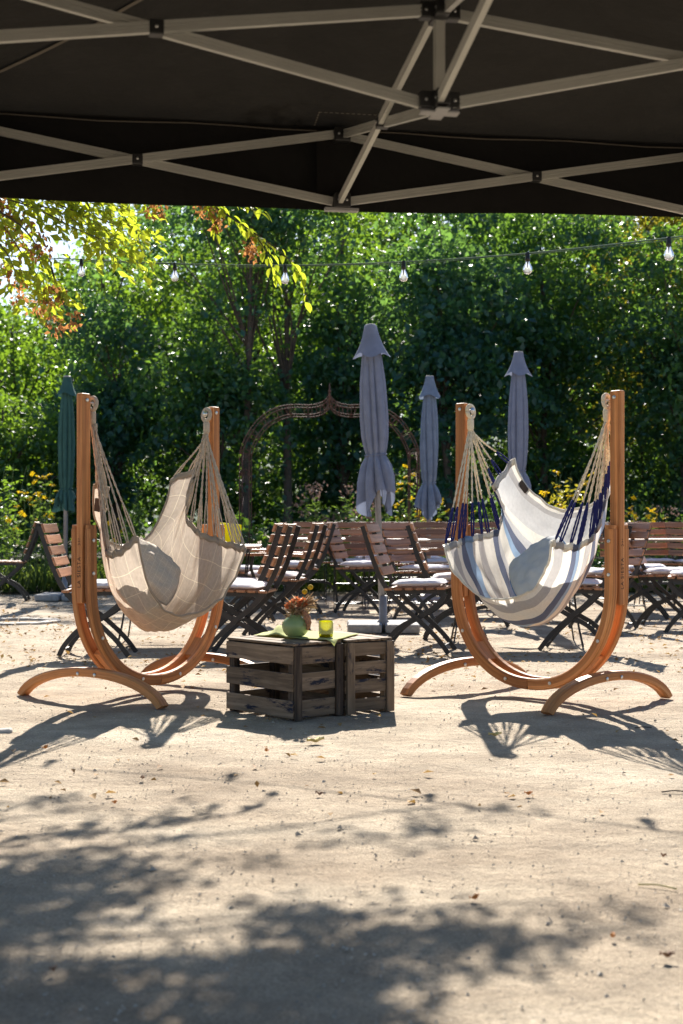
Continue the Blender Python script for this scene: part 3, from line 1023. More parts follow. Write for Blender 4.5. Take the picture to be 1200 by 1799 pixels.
EA, EZ, PZ = 1.47, 2.335, 2.78
for q in range(4):
    rot = Matrix.Rotation(q * math.pi / 2, 3, 'Z')
    mb = MB()
    P = []
    n = 18
    for i in range(n + 1):          # eave -> peak
        f = i / n
        row = []
        for j in range(n + 1):
            g = -1 + 2 * j / n
            base = Vector((EA * (1 - f) * g, EA * (1 - f), EZ + (PZ - EZ) * f))
            sag = -0.075 * math.sin(math.pi * f) + 0.03 * (1 - g * g) * f * (1 - f) * 2 * mnoise.noise(Vector((g * 3 * (1 - f), f * 4, q * 5)))
            base.z += sag
            p = rot @ base
            row.append(TU * p.x + TV * p.y + Vector((0, 0, p.z)))
        P.append(row)
    mb.grid(P)
    o = mb.build('roof_panel', M['tent'], tent, True)
    mb = MB()
    P = []
    for i in range(9):
        f = i / 8
        row = []
        for j in range(41):
            g = -1 + 2 * j / 40
            wav = 0.012 * math.sin(g * 9 + q) * f + 0.008 * mnoise.noise(Vector((g * 4, f * 2, q + 9.0)))
            p = rot @ Vector((EA * g * 1.002, EA - 0.0015 + (wav + 0.012) * f, EZ + 0.012 - 0.303 * f + (0.034 * max(0, g) * f if q == 0 else 0)))
            row.append(TU * p.x + TV * p.y + Vector((0, 0, p.z)))
        P.append(row)
    mb.grid(P)
    mb.build('valance', M['valance'], tent, True)
    # hip seam and eave seam tapes just under the cloth
    mb = MB()
    pth = []
    for i in range(14):
        f = i / 13 * 0.97
        p = rot @ Vector((EA * (1 - f), EA * (1 - f), EZ + (PZ - EZ) * f - 0.075 * math.sin(math.pi * f) - 0.008))
        pth.append(TU * p.x + TV * p.y + Vector((0, 0, p.z)))
    mb.bar(pth, 0.014, 0.002, (rot @ Vector((1, -1, 0))).xyz if False else TU * (rot @ Vector((1, -1, 0))).x + TV * (rot @ Vector((1, -1, 0))).y)
    if q:
        mb.build('hip_seam', M['seam'], tent)
    mb = MB()
    pth = []
    for i in range(20):
        g = -0.99 + 1.98 * i / 19
        p = rot @ Vector((EA * g, EA - 0.012, EZ - 0.012 + 0.004 * math.sin(g * 14)))
        pth.append(TU * p.x + TV * p.y + Vector((0, 0, p.z)))
    sdv = rot @ Vector((0, 1, 0))
    mb.bar(pth, 0.010, 0.002, TU * sdv.x + TV * sdv.y)
    mb.build('eave_seam', M['seam'], tent)
# reinforcing patch beside the far middle joint
mb = MB()
for a0, a1, b0, b1 in ((-0.10, 0.13, 1.30, 1.305), (-0.10, -0.095, 1.30, 1.42), (0.125, 0.13, 1.30, 1.42)):
    for k in range(12 if a1 - a0 > 0.1 else 6):
        nn = 12 if a1 - a0 > 0.1 else 6
        f0, f1 = k / nn, (k + 0.6) / nn
        aa, ab = (a0 + (a1 - a0) * f0, a0 + (a1 - a0) * f1) if nn == 12 else (a0, a1)
        ba, bc = (b0, b1) if nn == 12 else (b0 + (b1 - b0) * f0, b0 + (b1 - b0) * f1)
        def rz(b):
            f = 1 - b / EA
            return EZ + (PZ - EZ) * f - 0.075 * math.sin(math.pi * f) - 0.018
        mb.add([tp(aa, ba, rz(ba)), tp(ab, ba, rz(ba)), tp(ab, bc, rz(bc)), tp(aa, bc, rz(bc))], [(0, 1, 2, 3)])
mb.build('patch_stitching', M['seam'], tent)

PR = []   # bar profile 28 x 15 mm with two grooves on the broad faces
hw, ht = 0.014, 0.0075
for sgn in (1, -1):
    pts_ = [(-hw, ht), (-0.0065, ht), (-0.0055, ht - 0.002), (-0.0035, ht - 0.002), (-0.0025, ht), (0.0025, ht), (0.0035, ht - 0.002), (0.0055, ht - 0.002), (0.0065, ht), (hw, ht)]
    PR += [(a * sgn, b * sgn) for a, b in pts_]


def truss_bar(p, q, n):
    mb = MB()
    d = (q - p).normalized()
    side = Vector((0, 0, 1)) - d * d.z
    mb.sweep([p, q], list(reversed(PR)), side)
    mb.build('truss_bar', M['alu'], tent)


def joint(p, size, rotz, name='joint_block', mat='black_plastic'):
    mb = MB()
    mb.box(p, size, Matrix.Rotation(rotz, 3, 'Z'))
    return mb.build(name, M[mat], tent, bevel=0.004)


yaw = math.atan2(TU.y, TU.x)


def scissor(a0, b0, a1, b1, zt0, zb0, zt1, zb1, key):
    """two crossing bars between two uprights at (a0,b0) and (a1,b1)"""
    d = (TU * (a1 - a0) + TV * (b1 - b0)).normalized()
    off = Vector((0, 0, 1)).cross(d) * 0.0085
    in0, in1 = d * 0.030, -d * 0.030
    A, B = TU * a0 + TV * b0, TU * a1 + TV * b1
    Z = Vector((0, 0, 1))
    truss_bar(A + in0 + Z * zt0 + off, B + in1 + Z * zb1 + off, d)
    truss_bar(A + in0 + Z * zb0 - off, B + in1 + Z * zt1 - off, d)
    mid = (A + B) / 2 + Z * ((zt0 + zb1) / 2 + (zb0 + zt1) / 2) / 2
    mb = MB()
    mb.box(mid, (0.036, 0.036, 0.036), Matrix.Rotation(math.atan2(d.y, d.x), 3, 'Z'))
    jb = mb.build('pivot_block', M['black_plastic'], tent, bevel=0.003)
    nrm = Vector((0, 0, 1)).cross(d)
    for s in (1, -1):
        mb = MB()
        mb.lathe([(0.0045, 0), (0.0045, 0.002), (0.002, 0.003)], 10, mid + nrm * s * 0.018, axis=nrm * s)
        mb.build('rivet', M['steel'], jb)


corners = [(-HALF, HALF), (HALF, HALF), (HALF, -HALF), (-HALF, -HALF)]
for i in range(4):
    (a0, b0), (a1, b1) = corners[i], corners[(i + 1) % 4]
    am, bm_ = (a0 + a1) / 2, (b0 + b1) / 2
    scissor(a0, b0, am, bm_, ZT, ZB, ZT, ZB, i)
    scissor(am, bm_, a1, b1, ZT, ZB, ZT, ZB, i)
    scissor(am, bm_, 0, 0, ZT, ZB, HUBT, HUBB, i)
    for z in (ZT, ZB):
        j = joint(tp(am, bm_, z), (0.058, 0.058, 0.05), yaw)
        for s in (1, -1):
            mb = MB()
            mb.lathe([(0.0045, 0), (0.0045, 0.002), (0.002, 0.003)], 10, tp(am + s * 0.014, bm_ - 0.030 * (1 if bm_ > 0 else -1), z), axis=-TV)
            mb.build('rivet', M['steel'], j)
    mb = MB()
    mb.box(tp(a0, b0, EZ / 2 - 0.04), (0.04, 0.04, EZ - 0.08), Matrix.Rotation(yaw, 3, 'Z'))
    leg = mb.build('leg', M['alu'], tent, bevel=0.003)
    mb = MB()
    mb.box(tp(a0, b0, 0.004), (0.11, 0.11, 0.008), Matrix.Rotation(yaw, 3, 'Z'))
    mb.build('foot_plate', M['alu'], leg)
    for z in (ZT, ZB):
        joint(tp(a0, b0, z), (0.062, 0.062, 0.055), yaw)
# strap sleeve of cloth behind the far middle joint
mb = MB()
mb.box(tp(-0.02, EA - 0.035, 2.19), (0.13, 0.004, 0.25), Matrix.Rotation(yaw, 3, 'Z'))
mb.build('cloth_sleeve', M['valance'], tent)
# centre pole and hub blocks
mb = MB()
mb.box(tp(0, 0, (HUBB + PZ - 0.06) / 2), (0.026, 0.026, PZ - 0.06 - HUBB + 0.02), Matrix.Rotation(yaw, 3, 'Z'))
mb.build('centre_pole', M['alu'], tent, bevel=0.003)
for z in (HUBT, HUBB + 0.006):
    mb = MB()
    rz_ = Matrix.Rotation(yaw, 3, 'Z')
    mb.box(tp(0, 0, z), (0.042, 0.042, 0.048), rz_)
    for dx, dy in ((1, 0), (-1, 0), (0, 1), (0, -1)):
        mb.box(tp(dx * 0.035, dy * 0.035, z + 0.001), (0.034, 0.033, 0.042), rz_)
    hb_ = mb.build('hub_block', M['black_plastic'], tent, bevel=0.004)
    for dx, dy in ((1, 0), (-1, 0), (0, 1), (0, -1)):
        nv = TU * dy + TV * dx
        for s in (1, -1):
            mb = MB()
            mb.lathe([(0.004, 0), (0.004, 0.002), (0.002, 0.003)], 8, tp(dx * 0.037, dy * 0.037, z) + nv * s * 0.0165, axis=nv * s)
            mb.build('rivet', M['steel'], hb_)
mb = MB()
mb.box(tp(0, 0, HUBB - 0.023), (0.10, 0.034, 0.006), Matrix.Rotation(yaw, 3, 'Z'))
mb.box(tp(0, 0, HUBB - 0.0235), (0.034, 0.10, 0.006), Matrix.Rotation(yaw, 3, 'Z'))
mb.build('hub_plate', M['grey_plastic'], tent, bevel=0.002)
mb = MB()
mb.box(tp(0.0, EA - 0.05, ZB - 0.03), (0.12, 0.03, 0.012), Matrix.Rotation(yaw, 3, 'Z'))
mb.build('joint_plate', M['grey_plastic'], tent, bevel=0.002)

# ------------------------------------------------------------------ hammock stands
SEP = 0.53
BW, BD = 0.042, 0.060           # beam width across, depth along the swing


def u_path(a0, a1, n=14):
    """right half of the U in (x, z): straight leg then quarter ellipse to the bottom"""
    return None


def make_stand(label, loc, ang, fsign, name='hammock_stand'):
    t = thing(name, label, 'hammock stand', loc, ang, 'wooden swing seat stands')
    half = []
    zc, zbot = 0.62, 0.075
    for k in range(5):
        half.append((SEP, 0.90 - (0.90 - zc) * k / 5))
    for k in range(19):
        th = math.pi / 2 * k / 18
        half.append((SEP * math.cos(th) ** 0.92 if k < 18 else 0.0, zc - (zc - zbot) * math.sin(th) ** 0.92))
    for sx in (-1, 1):
        for sy in (-1, 1):
            yo = sy * (BW + 0.006)
            mb = MB()
            pth = [(sx * max(x, 0.002), yo, z) for x, z in half]
            a, b, r = BW / 2, BD / 2, 0.008
            prof = [(-a, -b + r), (-a + r, -b), (a - r, -b), (a, -b + r), (a, b - r), (a - r, b), (-a + r, b), (-a, b - r)]
            mb.sweep(pth, prof, (0, 1, 0))
            # rounded shoulder on top
            mb.sweep([(sx * SEP, yo, 0.899), (sx * SEP, yo, 0.912), (sx * SEP, yo, 0.920)], prof[:0] or [(q[0] * 0.92, q[1] * 0.86) for q in prof], (0, 1, 0))
            bm = mb.build('curved_beam', M['eucalyptus'], t, bevel=0.002)
            for x_, z_ in ((SEP + 0.002, 0.84), (SEP + 0.002, 0.67)):
                bb_ = MB()
                bb_.lathe([(0.010, 0), (0.010, 0.003), (0.006, 0.005), (0.003, 0.003)], 12, (sx * x_, yo + sy * BW / 2, z_), axis=Vector((0, sy, 0)))
                bb_.build('bolt', M['steel'], bm, True)
            for k in (11, 20):
                x_, z_ = half[k]
                bb_ = MB()
                bb_.lathe([(0.010, 0), (0.010, 0.003), (0.006, 0.005), (0.003, 0.003)], 12, (sx * x_, yo + sy * BW / 2, z_), axis=Vector((0, sy, 0)))
                bb_.build('bolt', M['steel'], bm, True)
        mb = MB()
        mb.bar([(sx * (SEP + 0.004), 0, 0.515), (sx * (SEP + 0.004), 0, 1.0), (sx * (SEP + 0.004), 0, 1.60)], BW, 0.064, (0, 1, 0))
        po = mb.build('post', M['eucalyptus'], t, bevel=0.007)
        mb = MB()
        for sy in (-1, 1):
            mb.lathe([(0.011, 0), (0.011, 0.003), (0.006, 0.006)], 12, (sx * SEP, sy * BW / 2, 1.565), axis=Vector((0, sy, 0)))
        mb.build('bolt', M['steel'], po, True)
        # arched foot under the U
        mb = MB()
        pth = []
        fx = 0.455
        for k in range(21):
            f = -1 + 2 * k / 20
            th = f * R(78)
            pth.append((sx * (fx + 0.03), 0.495 * math.sin(th) / math.sin(R(78)), 0.150 * (math.cos(th) - math.cos(R(78))) / (1 - math.cos(R(78))) + 0.022 - 0.018))
        a, b, r = 0.030, 0.023, 0.007
        prof = [(-a, -b + r), (-a + r, -b), (a - r, -b), (a, -b + r), (a, b - r), (a - r, b), (-a + r, b), (-a, b - r)]
        mb.sweep(pth, prof, (1, 0, 0))
        for i in range(len(mb.v)):              # saw the ends level with the ground
            x, y, z = mb.v[i]
            mb.v[i] = (x, y, max(z, 0.0))
        ft = mb.build('arched_foot', M['eucalyptus'], t)
        mb = MB()
        for yy in (-0.06, 0.06):
            mb.lathe([(0.010, 0), (0.010, 0.004), (0.005, 0.006)], 12, (sx * (fx + 0.03 + 0.030), yy, 0.145), axis=Vector((sx, 0, 0)))
            mb.lathe([(0.010, 0), (0.010, 0.004), (0.005, 0.006)], 12, (sx * (fx + 0.03 - 0.030), yy, 0.145), axis=Vector((-sx, 0, 0)))
        mb.build('bolt', M['steel'], ft, True)
        # block between the two beams where the post ends and near the foot
        mb = MB()
        k = 13
        x_, z_ = half[k]
        x2, z2 = half[k + 3]
        mb.bar([(sx * x_, 0, z_), (sx * (x_ + x2) / 2, 0, (z_ + z2) / 2 - 0.004), (sx * x2, 0, z2)], BW + 0.012, 0.045, (0, 1, 0))
        mb.build('spacer', M['eucalyptus'], t)
    # lettering burnt into the outer face of the near post
    cu = bpy.data.curves.new('lettering', 'FONT')
    cu.body = 'LA SIESTA'
    cu.size = 0.033
    cu.space_character = 1.12
    cu.extrude = 0.0006
    cu.align_x = 'LEFT'
    cu.align_y = 'CENTER'
    cu.materials.append(M['engrave'])
    tmp = bpy.data.objects.new('lettering_curve', cu)
    lme = bpy.data.meshes.new_from_object(tmp)
    bpy.data.objects.remove(tmp)
    lo = put('lettering', lme)
    lo.parent = t
    lo.matrix_local = Matrix(((0, 0, -1, -(SEP + 0.004 + 0.0322)), (0, 1, 0, 0.0), (1, 0, 0, 0.595), (0, 0, 0, 1)))
    mb = MB()
    xf = -(SEP + 0.004 + 0.0324)
    for (z0, amp, wd) in ((0.815, 0.009, 0.018), (0.832, 0.006, 0.012)):
        pth = [(xf, -wd / 2 + wd * k / 8, z0 + amp * math.sin(math.pi * k / 8)) for k in range(9)]
        mb.bar(pth, 0.0008, 0.0028, (1, 0, 0))
    mb.bar([(xf, -0.002, 0.845), (xf, 0.006, 0.850)], 0.0008, 0.0028, (1, 0, 0))
    mb.build('emblem', M['engrave'], t)
    return t


LC, LA = Vector((-1.0375, 7.805, 0)), math.atan2(0.831, 0.556)
RC, RA = Vector((1.035, 7.59, 0)), math.atan2(0.739, -0.673)
stand_l = make_stand('curved wooden swing stand holding the beige seat', LC, LA, -1)
stand_r = make_stand('curved wooden swing stand holding the striped seat', RC, RA, 1)


# ------------------------------------------------------------------ hanging hammock chairs
def interp(tab, t):
    """smooth interpolation through rows (t, ...)"""
    for i in range(len(tab) - 1):
        if t <= tab[i + 1][0] or i == len(tab) - 2:
            a, b = tab[i], tab[i + 1]
            f = (t - a[0]) / (b[0] - a[0])
            f = max(0, min(1, f))
            m0 = tab[max(i - 1, 0)]
            m3 = tab[min(i + 2, len(tab) - 1)]
            out = []
            for k in range(1, len(a)):
                p0, p1, p2, p3 = m0[k], a[k], b[k], m3[k]
                v = 0.5 * (2 * p1 + (p2 - p0) * f + (2 * p0 - 5 * p1 + 4 * p2 - p3) * f * f + (3 * p1 - p0 - 3 * p2 + p3) * f ** 3)
                lo, hi = min(p1, p2), max(p1, p2)
                out.append(v * 0.5 + (p1 + (p2 - p1) * f) * 0.5 if not lo <= v <= hi else v)
            return out


def make_hammock(label, loc, ang, fs, E0, E1, MID, mats, rope_mats, seed):
    t = thing('hammock_chair', label, 'hammock chair', loc, ang, 'cloth hammock chairs hung on stands')
    NS, NT = 44, 48
    P = []
    for i in range(NS + 1):
        s = i / NS
        q = 2 * s - 1
        row = []
        for j in range(NT + 1):
            tt = j / NT
            u0, v0, z0 = interp(E0, tt)
            u1, v1, z1 = interp(E1, tt)
            vm, zm, pw = interp(MID, tt)
            lu = u0 + (u1 - u0) * s
            # keep the legs of the U steep: spread u towards the ends
            k = abs(q) ** pw
            ze, ve, ue = (z0, v0, u0) if q < 0 else (z1, v1, u1)
            z = zm + (ze - zm) * k
            kv = abs(q) ** 1.4
            v = vm + (ve - vm) * kv
            uu = ue * (1 - (1 - abs(q)) ** 1.45) if True else lu
            edge = abs(q) ** 3
            # gathers under the hems, long soft folds across the seat
            fold = 0.013 * math.sin(tt * 34 + 1.3 * math.sin(q * 2 + seed)) * edge
            fold += 0.020 * mnoise.noise(Vector((q * 2.4, tt * 5, seed)))
            fold += 0.010 * mnoise.noise(Vector((q * 6, tt * 12, seed + 4)))
            uu += fold * (0.8 if q > 0 else -0.8)
            z += (0.020 * mnoise.noise(Vector((q * 3.1, tt * 7, seed + 9))) + 0.008 * mnoise.noise(Vector((q * 7, tt * 15, seed + 2)))) * (1 - edge)
            row.append(Vector((uu, fs * v, z)))
        P.append(row)
    # creases dragged by the weight of the cloth, and scallops between the ropes
    Q = [[p.copy() for p in r] for r in P]
    for i in range(NS + 1):
        q = 2 * i / NS - 1
        for j in range(NT + 1):
            tt = j / NT
            a_ = Q[min(i + 1, NS)][j] - Q[max(i - 1, 0)][j]
            b_ = Q[i][min(j + 1, NT)] - Q[i][max(j - 1, 0)]
            nn = a_.cross(b_)
            if nn.length < 1e-9:
                continue
            nn.normalize()
            r1 = 0.5 - abs(mnoise.noise(Vector((q * 1.5 + tt * 1.5, tt * 6.5 - q * 0.8, seed + 1.5))))
            r2 = 0.5 - abs(mnoise.noise(Vector((q * 3.0 - tt * 2.0, tt * 11 + q * 2.2, seed + 6.5))))
            d_ = 0.060 * max(0.0, r1 - 0.28) + 0.030 * max(0.0, r2 - 0.25)
            d_ += 0.007 * math.cos(tt * 13 * 2 * math.pi) * abs(q) ** 10
            P[i][j] = Q[i][j] + nn * d_
            if i in (0, NS):
                P[i][j].z += 0.006 * (math.cos((tt * 13 - 0.5) * 2 * math.pi) - 1)
    mb = MB()
    mb.grid(P)
    cl = mb.build('seat_cloth', mats[0], t, True)
    sb = cl.modifiers.new('smooth', 'SUBSURF')
    sb.levels = sb.render_levels = 1
    # hems along the two ends, a touch thicker than the cloth
    for side, i0, di in (('a', 0, 1), ('b', NS, -1)):
        mb = MB()
        Q = []
        for j in range(NT + 1):
            p0, p1 = P[i0][j], P[i0 + di][j]
            d = (p1 - p0).normalized()
            nn = Vector((1 if i0 else -1, 0, 0))
            nn = (nn - d * nn.dot(d)).normalized()
            Q.append([p0 - d * 0.004 + nn * 0.005, p0 + d * 0.030 + nn * 0.0055, p0 + d * 0.032 - nn * 0.0055, p0 - d * 0.004 - nn * 0.005])
        mb.grid(Q, wrap=True)
        # uv v-coordinate = across, so stripes carry over
        mb.uv = []
        for j in range(NT):
            for k in range(4):
                mb.uv.append([(0.02, j / NT), (0.02, j / NT), (0.02, (j + 1) / NT), (0.02, (j + 1) / NT)])
        mb.build('hem', mats[1], t, True)
    # rolled rims along the back and front edges
    for j in (0, NT):
        mb = MB()
        mb.tube([P[i][j] for i in range(NS + 1)], 0.006, 8)
        mb.uv = [[(q_[0] % 1.0, 0.01 if j == 0 else 0.985) for q_ in f_] for f_ in mb.uv]
        mb.build('edge_binding', mats[1], t, True)
    # suspension loops and ropes
    g = np.random.default_rng(seed)
    for end, sgn in ((0, -1), (NS, 1)):
        lx, lz = sgn * (SEP - 0.062), 1.555
        mb = MB()
        ring = [(lx + 0.004 * math.sin(6.28 * k / 24), 0.026 * math.cos(6.28 * k / 24), lz - 0.006 + 0.033 * math.sin(6.28 * k / 24)) for k in range(25)]
        mb.tube(ring, 0.012, 8)
        mb.lathe([(0.012, 0.0), (0.019, 0.015), (0.019, 0.06), (0.014, 0.075)], 12, (lx, 0, lz - 0.115))
        lp = mb.build('rope_loop', rope_mats[0], t, True)
        mb = MB()
        mb.lathe([(0.006, -0.035), (0.006, 0.012), (0.018, 0.012), (0.018, 0.016), (0.009, 0.017), (0.009, 0.022), (0.003, 0.023)], 12, (lx, 0, lz), axis=Vector((-sgn, 0, 0)))
        mb.build('eye_bolt', M['steel'], lp, True)
        knot = Vector((lx, 0, lz - 0.105))
        NR = 18 if len(rope_mats) == 1 else 14
        for k in range(NR):
            tt = (k + 0.5) / NR
            j = int(round(tt * NT))
            tip = P[end][j] + Vector((0, 0, 0.002))
            st = knot + Vector((g.normal() * 0.005, g.normal() * 0.007, -0.005 * g.random()))
            L = (tip - st).length
            sp = tip.lerp(st, 0.30 + 0.04 * g.random())       # where the rope forks into its eye
            sag = Vector((0, 0, -0.010 - 0.012 * g.random()))
            def twist(a, b, n, rad, r, turns, mbx):
                d = (b - a).normalized()
                x = d.orthogonal().normalized()
                y = d.cross(x)
                for ph in (0, math.pi):
                    pth = []
                    for q in range(n + 1):
                        f = q / n
                        an = turns * 6.28 * f + ph
                        pth.append(a.lerp(b, f) + sag * math.sin(math.pi * f) * 0.5 + (x * math.cos(an) + y * math.sin(an)) * rad)
                    mbx.tube(pth, r, 5)
            mb = MB()
            twist(st, sp, 26, 0.0027, 0.0034, 5, mb)
            ro = mb.build('rope', rope_mats[0], t, True)
            mb = MB()
            d = (tip - sp).normalized()
            x = Vector((0.15, 1.0 * fs, 0)).normalized()
            x = (x - d * x.dot(d)).normalized()
            m = P[end][min(NT, j + 1)] - P[end][max(0, j - 1)]
            for s2 in (-1, 1):
                pth = []
                for q in range(15):
                    f = q / 14
                    wob = 0.0065 * math.sin(math.pi * f) ** 0.7 * s2
                    pth.append(sp.lerp(tip + m * 0.12 * s2, f) + x * wob * (1 if q % 2 else 0.8))
                mb.tube(pth, [0.0050 if q % 2 else 0.0040 for q in range(15)] if len(rope_mats) > 1 else 0.0040, 6)
            mb.build('rope_eye', rope_mats[-1], ro, True)
    return t, P


E0L = [(0, -0.40, -0.04, 1.15), (0.10, -0.39, 0.025, 1.12), (0.3, -0.42, 0.045, 0.98), (0.5, -0.44, 0.07, 0.86), (0.78, -0.42, 0.10, 0.785), (1.0, -0.335, 0.19, 0.868)]
E1L = [(0, 0.42, -0.225, 1.195), (0.13, 0.44, -0.066, 1.235), (0.27, 0.42, -0.11, 1.06), (0.45, 0.42, -0.06, 0.91), (0.7, 0.43, 0.13, 0.84), (1.0, 0.40, 0.325, 0.80)]
ML = [(0, -0.20, 0.79, 1.7), (0.25, -0.17, 0.54, 1.7), (0.5, -0.03, 0.355, 1.6), (0.75, 0.11, 0.345, 1.75), (1.0, 0.235, 0.435, 2.3)]
ham_l, PL = make_hammock('beige hammock chair with fine cream plaid lines and taupe ropes', LC, LA, -1, E0L, E1L, ML, (M['plaid'], M['plaid_hem']), (M['rope_beige'],), 3)
E0R = [(0, -0.42, -0.17, 1.17), (0.12, -0.41, -0.12, 1.15), (0.3, -0.42, -0.03, 1.02), (0.5, -0.44, 0.05, 0.90), (0.75, -0.42, 0.17, 0.825), (1.0, -0.38, 0.33, 0.85)]
E1R = [(0, 0.39, -0.275, 1.30), (0.14, 0.41, -0.143, 1.17), (0.27, 0.42, -0.215, 1.07), (0.42, 0.42, -0.20, 0.91), (0.7, 0.43, 0.04, 0.86), (1.0, 0.42, 0.265, 0.81)]
MR = [(0, -0.27, 1.00, 1.6), (0.25, -0.22, 0.70, 1.8), (0.5, -0.04, 0.40, 1.6), (0.75, 0.12, 0.385, 1.75), (1.0, 0.27, 0.53, 2.1)]
ham_r, PRR = make_hammock('cream grey and navy striped hammock chair with cream ropes', RC, RA, 1, E0R, E1R, MR, (M['stripes'], M['stripes']), (M['rope_cream'], M['rope_navy']), 5)


def woven_label(t, P, i, j, ln, wd):
    p, q = P[i][j], P[i + 3][j]
    r = P[i][j + 3]
    a = (q - p).normalized()
    b = (r - p)
    b = (b - a * b.dot(a)).normalized()
    n = a.cross(b)
    mb = MB()
    for s in (-1,):
        c = p
        o = n * 0.008
        mb.add([c - o, c + a * ln - o, c + a * ln + b * wd - o, c + b * wd - o, c + o, c + a * ln + o, c + a * ln + b * wd + o, c + b * wd + o],
               [(3, 2, 1, 0), (4, 5, 6, 7), (0, 1, 5, 4), (1, 2, 6, 5), (2, 3, 7, 6), (3, 0, 4, 7)])
    mb.build('woven_label', M['label_dark'], t)


woven_label(ham_l, PL, 3, 1, 0.075, 0.03)
woven_label(ham_r, PRR, 34, 0, 0.075, 0.035)


def pillow_mesh(name, lx, ly, th, mat, seed, n=22, pucker=0.010, power=0.30, rnd=0.0):
    """puffy pillow with pinched edges, closed"""
    P1, P2 = [], []
    for i in range(n + 1):
        a = -1 + 2 * i / n
        r1, r2 = [], []
        for j in range(n + 1):
            b = -1 + 2 * j / n
            e = max(0.0, (1 - a ** 4) * (1 - b ** 4)) ** (power + 0.2)
            pin = 1 - 0.05 * (a * a + b * b) * 0.5 + 0.02 * (a * b) ** 2
            x, y = a * lx / 2 * pin * math.sqrt(1 - rnd * b * b), b * ly / 2 * pin * math.sqrt(1 - rnd * a * a)
            w = pucker * mnoise.noise(Vector((a * 3, b * 3, seed))) + pucker * 0.6 * mnoise.noise(Vector((a * 8, b * 8, seed + 3)))
            r1.append(Vector((x, y, th / 2 * e + (w if 0 < i < n and 0 < j < n else 0) + 0.004 * (0 < i < n and 0 < j < n))))
            r2.append(Vector((x, y, -th / 2 * e * 0.8)))
        P1.append(r1)
        P2.append(r2)
    mb = MB()
    mb.grid(P1)
    mb.grid([list(reversed(r)) for r in P2])
    return mb.mesh(name, mat, True)


def hammock_pillow(label, base, P, fs, mat, ang, tilt, at_, size, pip):
    me = pillow_mesh('throw_pillow', size[0], size[1], size[2], mat, 4, 22, 0.014, rnd=0.22)
    o = put('throw_pillow', me)
    m = Matrix.Translation(base) @ Matrix.Rotation(ang, 4, 'Z') @ Matrix.Translation(at_) @ Matrix.Rotation(tilt[1], 4, 'Y') @ Matrix.Rotation(tilt[0], 4, 'X') @ Matrix.Rotation(tilt[2], 4, 'Z')
    o.matrix_world = m
    mb = MB()
    ed = []
    for k in range(64):
        f = k / 16
        q, r = int(f), -1 + 2 * (f - int(f))
        a, b = [(r, -1), (1, r), (-r, 1), (-1, -r)][q]
        pin = 1 - 0.05 * (a * a + b * b) * 0.5 + 0.02 * (a * b) ** 2
        ed.append((a * size[0] / 2 * pin * math.sqrt(1 - 0.22 * b * b), b * size[1] / 2 * pin * math.sqrt(1 - 0.22 * a * a), 0))
    mb.tube(ed + ed[:1], 0.005, 6, caps=False)
    mb.build('piping', pip, o, True)
    tag(o, label, 'pillow')


hammock_pillow('beige plaid pillow lying inside the beige hammock chair', LC, PL, -1, M['cush_inner_l'], LA, (R(55), R(-5), R(37)), Vector((-0.03, -0.015, 0.665)), (0.36, 0.36, 0.12), M['plaid_hem'])
hammock_pillow('grey pillow lying inside the striped hammock chair', RC, PRR, 1, M['cush_inner_r'], RA, (R(-52), R(5), R(40)), Vector((-0.05, 0.02, 0.685)), (0.37, 0.37, 0.12), M['blue_piping'])

# ------------------------------------------------------------------ crates with the still life on top
CH = 0.365


